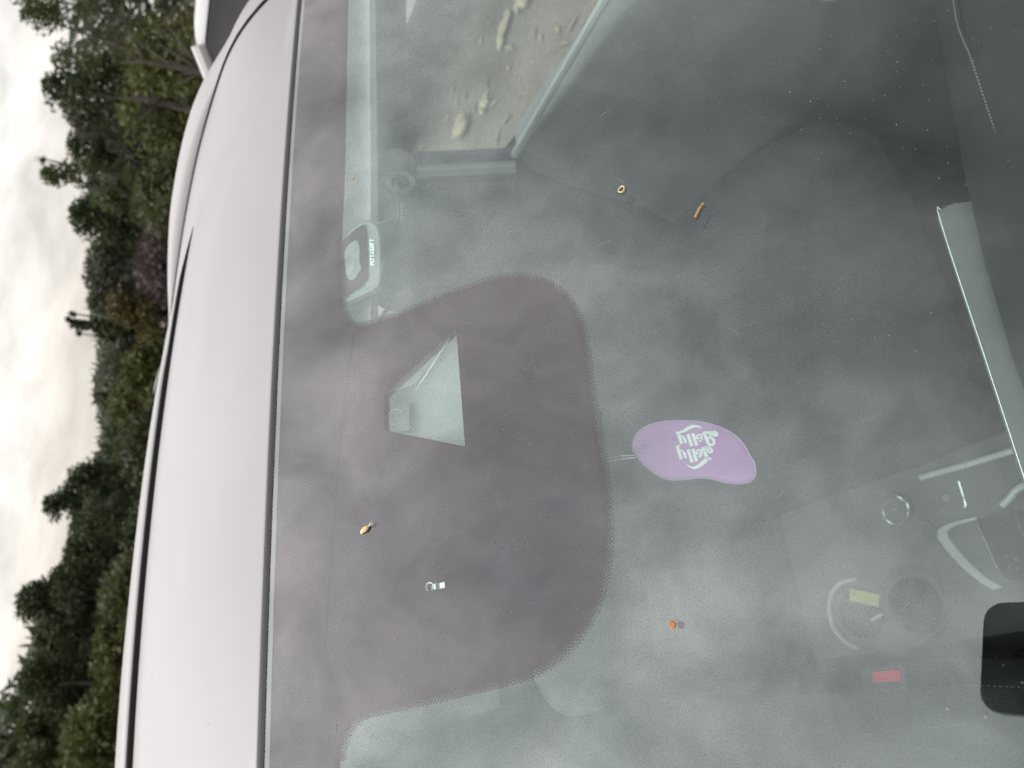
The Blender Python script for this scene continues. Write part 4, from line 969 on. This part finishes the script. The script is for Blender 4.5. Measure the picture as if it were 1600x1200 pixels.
# ================================================================ TREES
def tree(name, apex, width, dist, leaf, label, seed, spike=0.0, gaps=0.0, base=0.0, nleaf=2600, lsize=0.15, trunk='grey'):
    """apex: where its top shows in the photo; width in photo pixels; foliage of many small leaf faces in clumps on limbs"""
    rg = random.Random(seed); A_ = at_range(apex, dist); H_ = A_.z; x0, y0 = A_.x, A_.y
    wr = width * dist / F * 0.62; root = empty(name, (x0, y0, 0)); tag(root, label, 'tree' if 'tree' in name else 'bush', 'wooded bank behind the cars')
    tk = MB(); lean = rg.uniform(-.12, .12)
    tk.tube([Vector((x0 + lean * (q * H_), y0, q * H_ * .9)) for q in (0, .25, .5, .75, 1)], [.10, .085, .06, .035, .012], 7)
    clumps = []
    for i in range(26):
        f_ = (i + .5) / 26; z = H_ * (base + (1 - base) * f_) ; prof = (math.sin(math.pi * min(1, .18 + .80 * f_)) ** .75) if spike < .5 else max(.06, (1 - f_) ** .8)
        a_ = rg.uniform(0, 6.28); r_ = wr * prof * rg.uniform(.25, .95)
        c_ = Vector((x0 + lean * z + r_ * math.cos(a_), y0 + r_ * math.sin(a_), z - wr * .12)); cr = wr * rg.uniform(.26, .5) * (1 if spike < .5 else max(.25, 1 - f_)) * (.75 if gaps > .4 else 1)
        if c_.z + cr > H_: c_.z = H_ - cr * .9
        clumps.append((c_, cr))
        if i % 3 == 0: tk.tube([Vector((x0 + lean * z * .8, y0, max(.2, z - r_ * .7))), (c_ + Vector((x0 + lean * z, y0, z - r_ * .4))) / 2, c_], [.04, .025, .01], 5)
    clumps.append((Vector((x0 + lean * H_, y0, H_ - wr * .22)), wr * (.22 if spike < .5 else .10)))
    if spike > 0:
        for k in range(5):
            q = Vector((x0 + lean * H_ + rg.gauss(0, wr * .3), y0 + rg.gauss(0, wr * .3), H_ - rg.uniform(0, .25) * wr)); clumps.append((q, wr * .08)); tk.tube([q - up(wr * .9), q + up(wr * .2)], [.02, .008], 5)
    lf = MB(); n_ = int(nleaf * (1 - gaps * .45))
    wts = [c[1] ** 2 for c in clumps]
    for c_, cr in rg.choices(clumps, wts, k=n_):
        v = Vector((rg.gauss(0, 1), rg.gauss(0, 1), rg.gauss(0, 1))).normalized() * cr * (rg.random() ** .45)
        v.z *= .8; p_ = c_ + v
        if p_.z < 0.02: p_.z = .02 + rg.random() * .2
        d_ = (v.normalized() + Vector((rg.gauss(0, .7), rg.gauss(0, .7), rg.gauss(0, .5)))).normalized(); s_ = d_.cross(Vector((rg.gauss(0, 1), rg.gauss(0, 1), rg.gauss(0, 1)))).normalized()
        L_ = lsize * rg.uniform(.5, 1.25); w_ = L_ * rg.uniform(.3, .55)
        lf.add([p_ - d_ * L_ * .5, p_ + s_ * w_ * .5, p_ + d_ * L_ * .5, p_ - s_ * w_ * .5], [(0, 1, 2, 3)])
    tk.build('trunk', MT['bark'], root)
    lf.build('crown', LEAF[leaf], root, smooth=False, recalc=False)
    return root
TREES = [
    ('tree', (14, -40), 130, 27, 'mid', 'loose open tree at the upper corner with sky through its twigs', .0, .7),
    ('tree', (24, 22), 90, 24, 'mid', 'lacy tree leaning into the upper corner, second along the skyline', .0, .8),
    ('tree', (64, 108), 90, 26, 'dark', 'dense tree below the lacy tree at the upper corner', .0, .3),
    ('tree', (92, 185), 90, 27, 'grey', 'grey green tree between the lacy tree and the feathery tree', .0, .1),
    ('tree', (97, 238), 70, 28, 'dark', 'dark tree just above the feathery tree', .0, .1),
    ('tree', (57, 282), 70, 25, 'mid', 'thin feathery tree standing clear above its neighbours', .2, .5),
    ('tree', (104, 335), 80, 27, 'dark', 'dark green tree just below the feathery tree', .0, .1),
    ('tree', (128, 408), 80, 28, 'grey', 'dull grey green tree behind the purple bush', .0, .0),
    ('tree', (138, 462), 60, 28, 'grey', 'low grey tree at the dip above the twin needle tips', .0, .0),
    ('pine_tree', (106, 494), 46, 26, 'dark', 'pointed tree with twin needle tips', 1.0, .4),
    ('pine_tree', (118, 522), 44, 27, 'dark', 'shorter pointed tree next to the twin needle tips', 1.0, .4),
    ('tree', (160, 562), 80, 27, 'grey', 'low grey green tree under the pointed trees', .0, .0),
    ('tree', (166, 622), 80, 26, 'lime', 'yellow green tree in the low part of the skyline', .0, .1),
    ('tree', (176, 690), 70, 25, 'mid', 'lowest tree of the skyline beside the rounded crown', .0, .2),
    ('tree', (102, 744), 88, 23, 'dark', 'rounded dark tree with bright gaps in its crown', .0, .5),
    ('tree', (60, 806), 84, 23, 'dark', 'airy tree tip standing out left of the rounded crown', .0, .5),
    ('tree', (92, 870), 90, 25, 'dark', 'dark tree filling the notch between two tall crowns', .0, .2),
    ('tree', (22, 930), 80, 23, 'dark', 'tall dark tree with a hooked crown and sky holes', .0, .4),
    ('tree', (48, 1000), 80, 24, 'dark', 'dense green tree under the hooked crown', .0, .15),
    ('tree', (24, 1082), 84, 23, 'dark', 'round topped tree near the lower left edge', .0, .3),
    ('tree', (22, 1142), 70, 24, 'mid', 'mid green tree below the round topped tree', .0, .2),
    ('tree', (0, 1200), 90, 23, 'mid', 'bushy tree at the lower left corner', .0, .2),
    ('bush', (205, 405), 120, 20, 'purple', 'purple brown bush against the roof line', .0, .1),
    ('bush', (165, 470), 70, 21, 'yellow', 'yellow brown bush beside the purple bush', .0, .4),
    ('bush', (185, 575), 80, 20, 'lime', 'yellow green bush low on the bank mid way', .0, .1),
    ('bush', (140, 1020), 90, 19, 'lime', 'yellow green bush in front of the dense green tree', .0, .2),
    ('bush', (90, 1150), 120, 19, 'lime', 'broad olive bush at the lower left corner', .0, .1),
    ('bush', (190, 60), 120, 20, 'lime', 'olive bush behind the white car at the upper edge', .0, .2),
    ('bush', (175, 170), 110, 21, 'lime', 'yellow green bush below the grey green tree', .0, .3),
    ('bush', (205, 290), 120, 20, 'mid', 'green bush low in front of the feathery tree', .0, .1),
    ('bush', (190, 830), 110, 19, 'dark', 'dark bush low beneath the airy tree tip', .0, .1),
    ('bush', (185, 700), 110, 19, 'dark', 'dark bush low beneath the rounded crown', .0, .1),
    ('bush', (150, 930), 110, 19, 'mid', 'green bush low beneath the hooked crown', .0, .1),
]
for i, (nm, ap, wd, ds, lf_, lb, sp_, gp_) in enumerate(TREES):
    tree(nm, ap, wd, ds, lf_, lb, 100 + i, sp_, gp_, base=.05, nleaf=5200 if nm != 'bush' else 3600, lsize=.19 if gp_ < .5 else .14)
# the wood behind the first trees and on either side, one mass
rg = random.Random(3); lf = MB()
for i in range(36000):
    az = rg.uniform(-50, 110); d0 = rg.uniform(31, 38)
    ph = az
    top = 1.6 + d0 * math.tan(R((-.3 + .18 * min(21 - az, 40) if az < 21 else -.3 + .20 * min(az - 21, 40)) + .3 * math.sin(az * .9) + .3 * math.sin(az * .27 + 1)))
    z = top * (rg.random() ** .8) * rg.uniform(.85, 1.0); x, y = d0 * math.sin(R(az)), d0 * math.cos(R(az)); L_ = rg.uniform(.2, .45)
    d_ = Vector((rg.gauss(0, 1), rg.gauss(0, 1), rg.gauss(0, 1))).normalized(); s_ = d_.orthogonal().normalized() * L_ * .35
    p_ = Vector((x, y, z)); lf.add([p_ - d_ * L_, p_ + s_, p_ + d_ * L_, p_ - s_], [(0, 1, 2, 3)])
o = lf.build('far_wood', LEAF['dark'], smooth=False, recalc=False); tag(o, 'dark wood behind the first row of trees', kind='stuff')
# bare grey branches in front of the upper trees
for (pts_, lb) in (([(318, 112), (270, 104), (225, 96), (196, 84)], 'bare grey branch leaning behind the roof rail, upper one'), ([(300, 172), (250, 160), (205, 150)], 'bare grey branch leaning behind the roof rail, lower one')):
    c3 = [at_range(q, 17) for q in pts_]; e_ = c3[0].copy(); e_.z = 0; mb = MB(); mb.tube([e_] + c3, [.10, .08, .05, .03, .015][:len(c3) + 1], 7)
    rg2 = random.Random(len(pts_))
    for k in range(10):
        q = c3[rg2.randint(0, len(c3) - 2)]; mb.tube([q, q + Vector((rg2.gauss(0, .5), rg2.gauss(0, .3), rg2.uniform(.2, .9)))], [.03, .008], 5)
    o = mb.build('dead_tree', MT['bark']); tag(o, lb, 'dead tree', 'bare branches behind the roof rail')
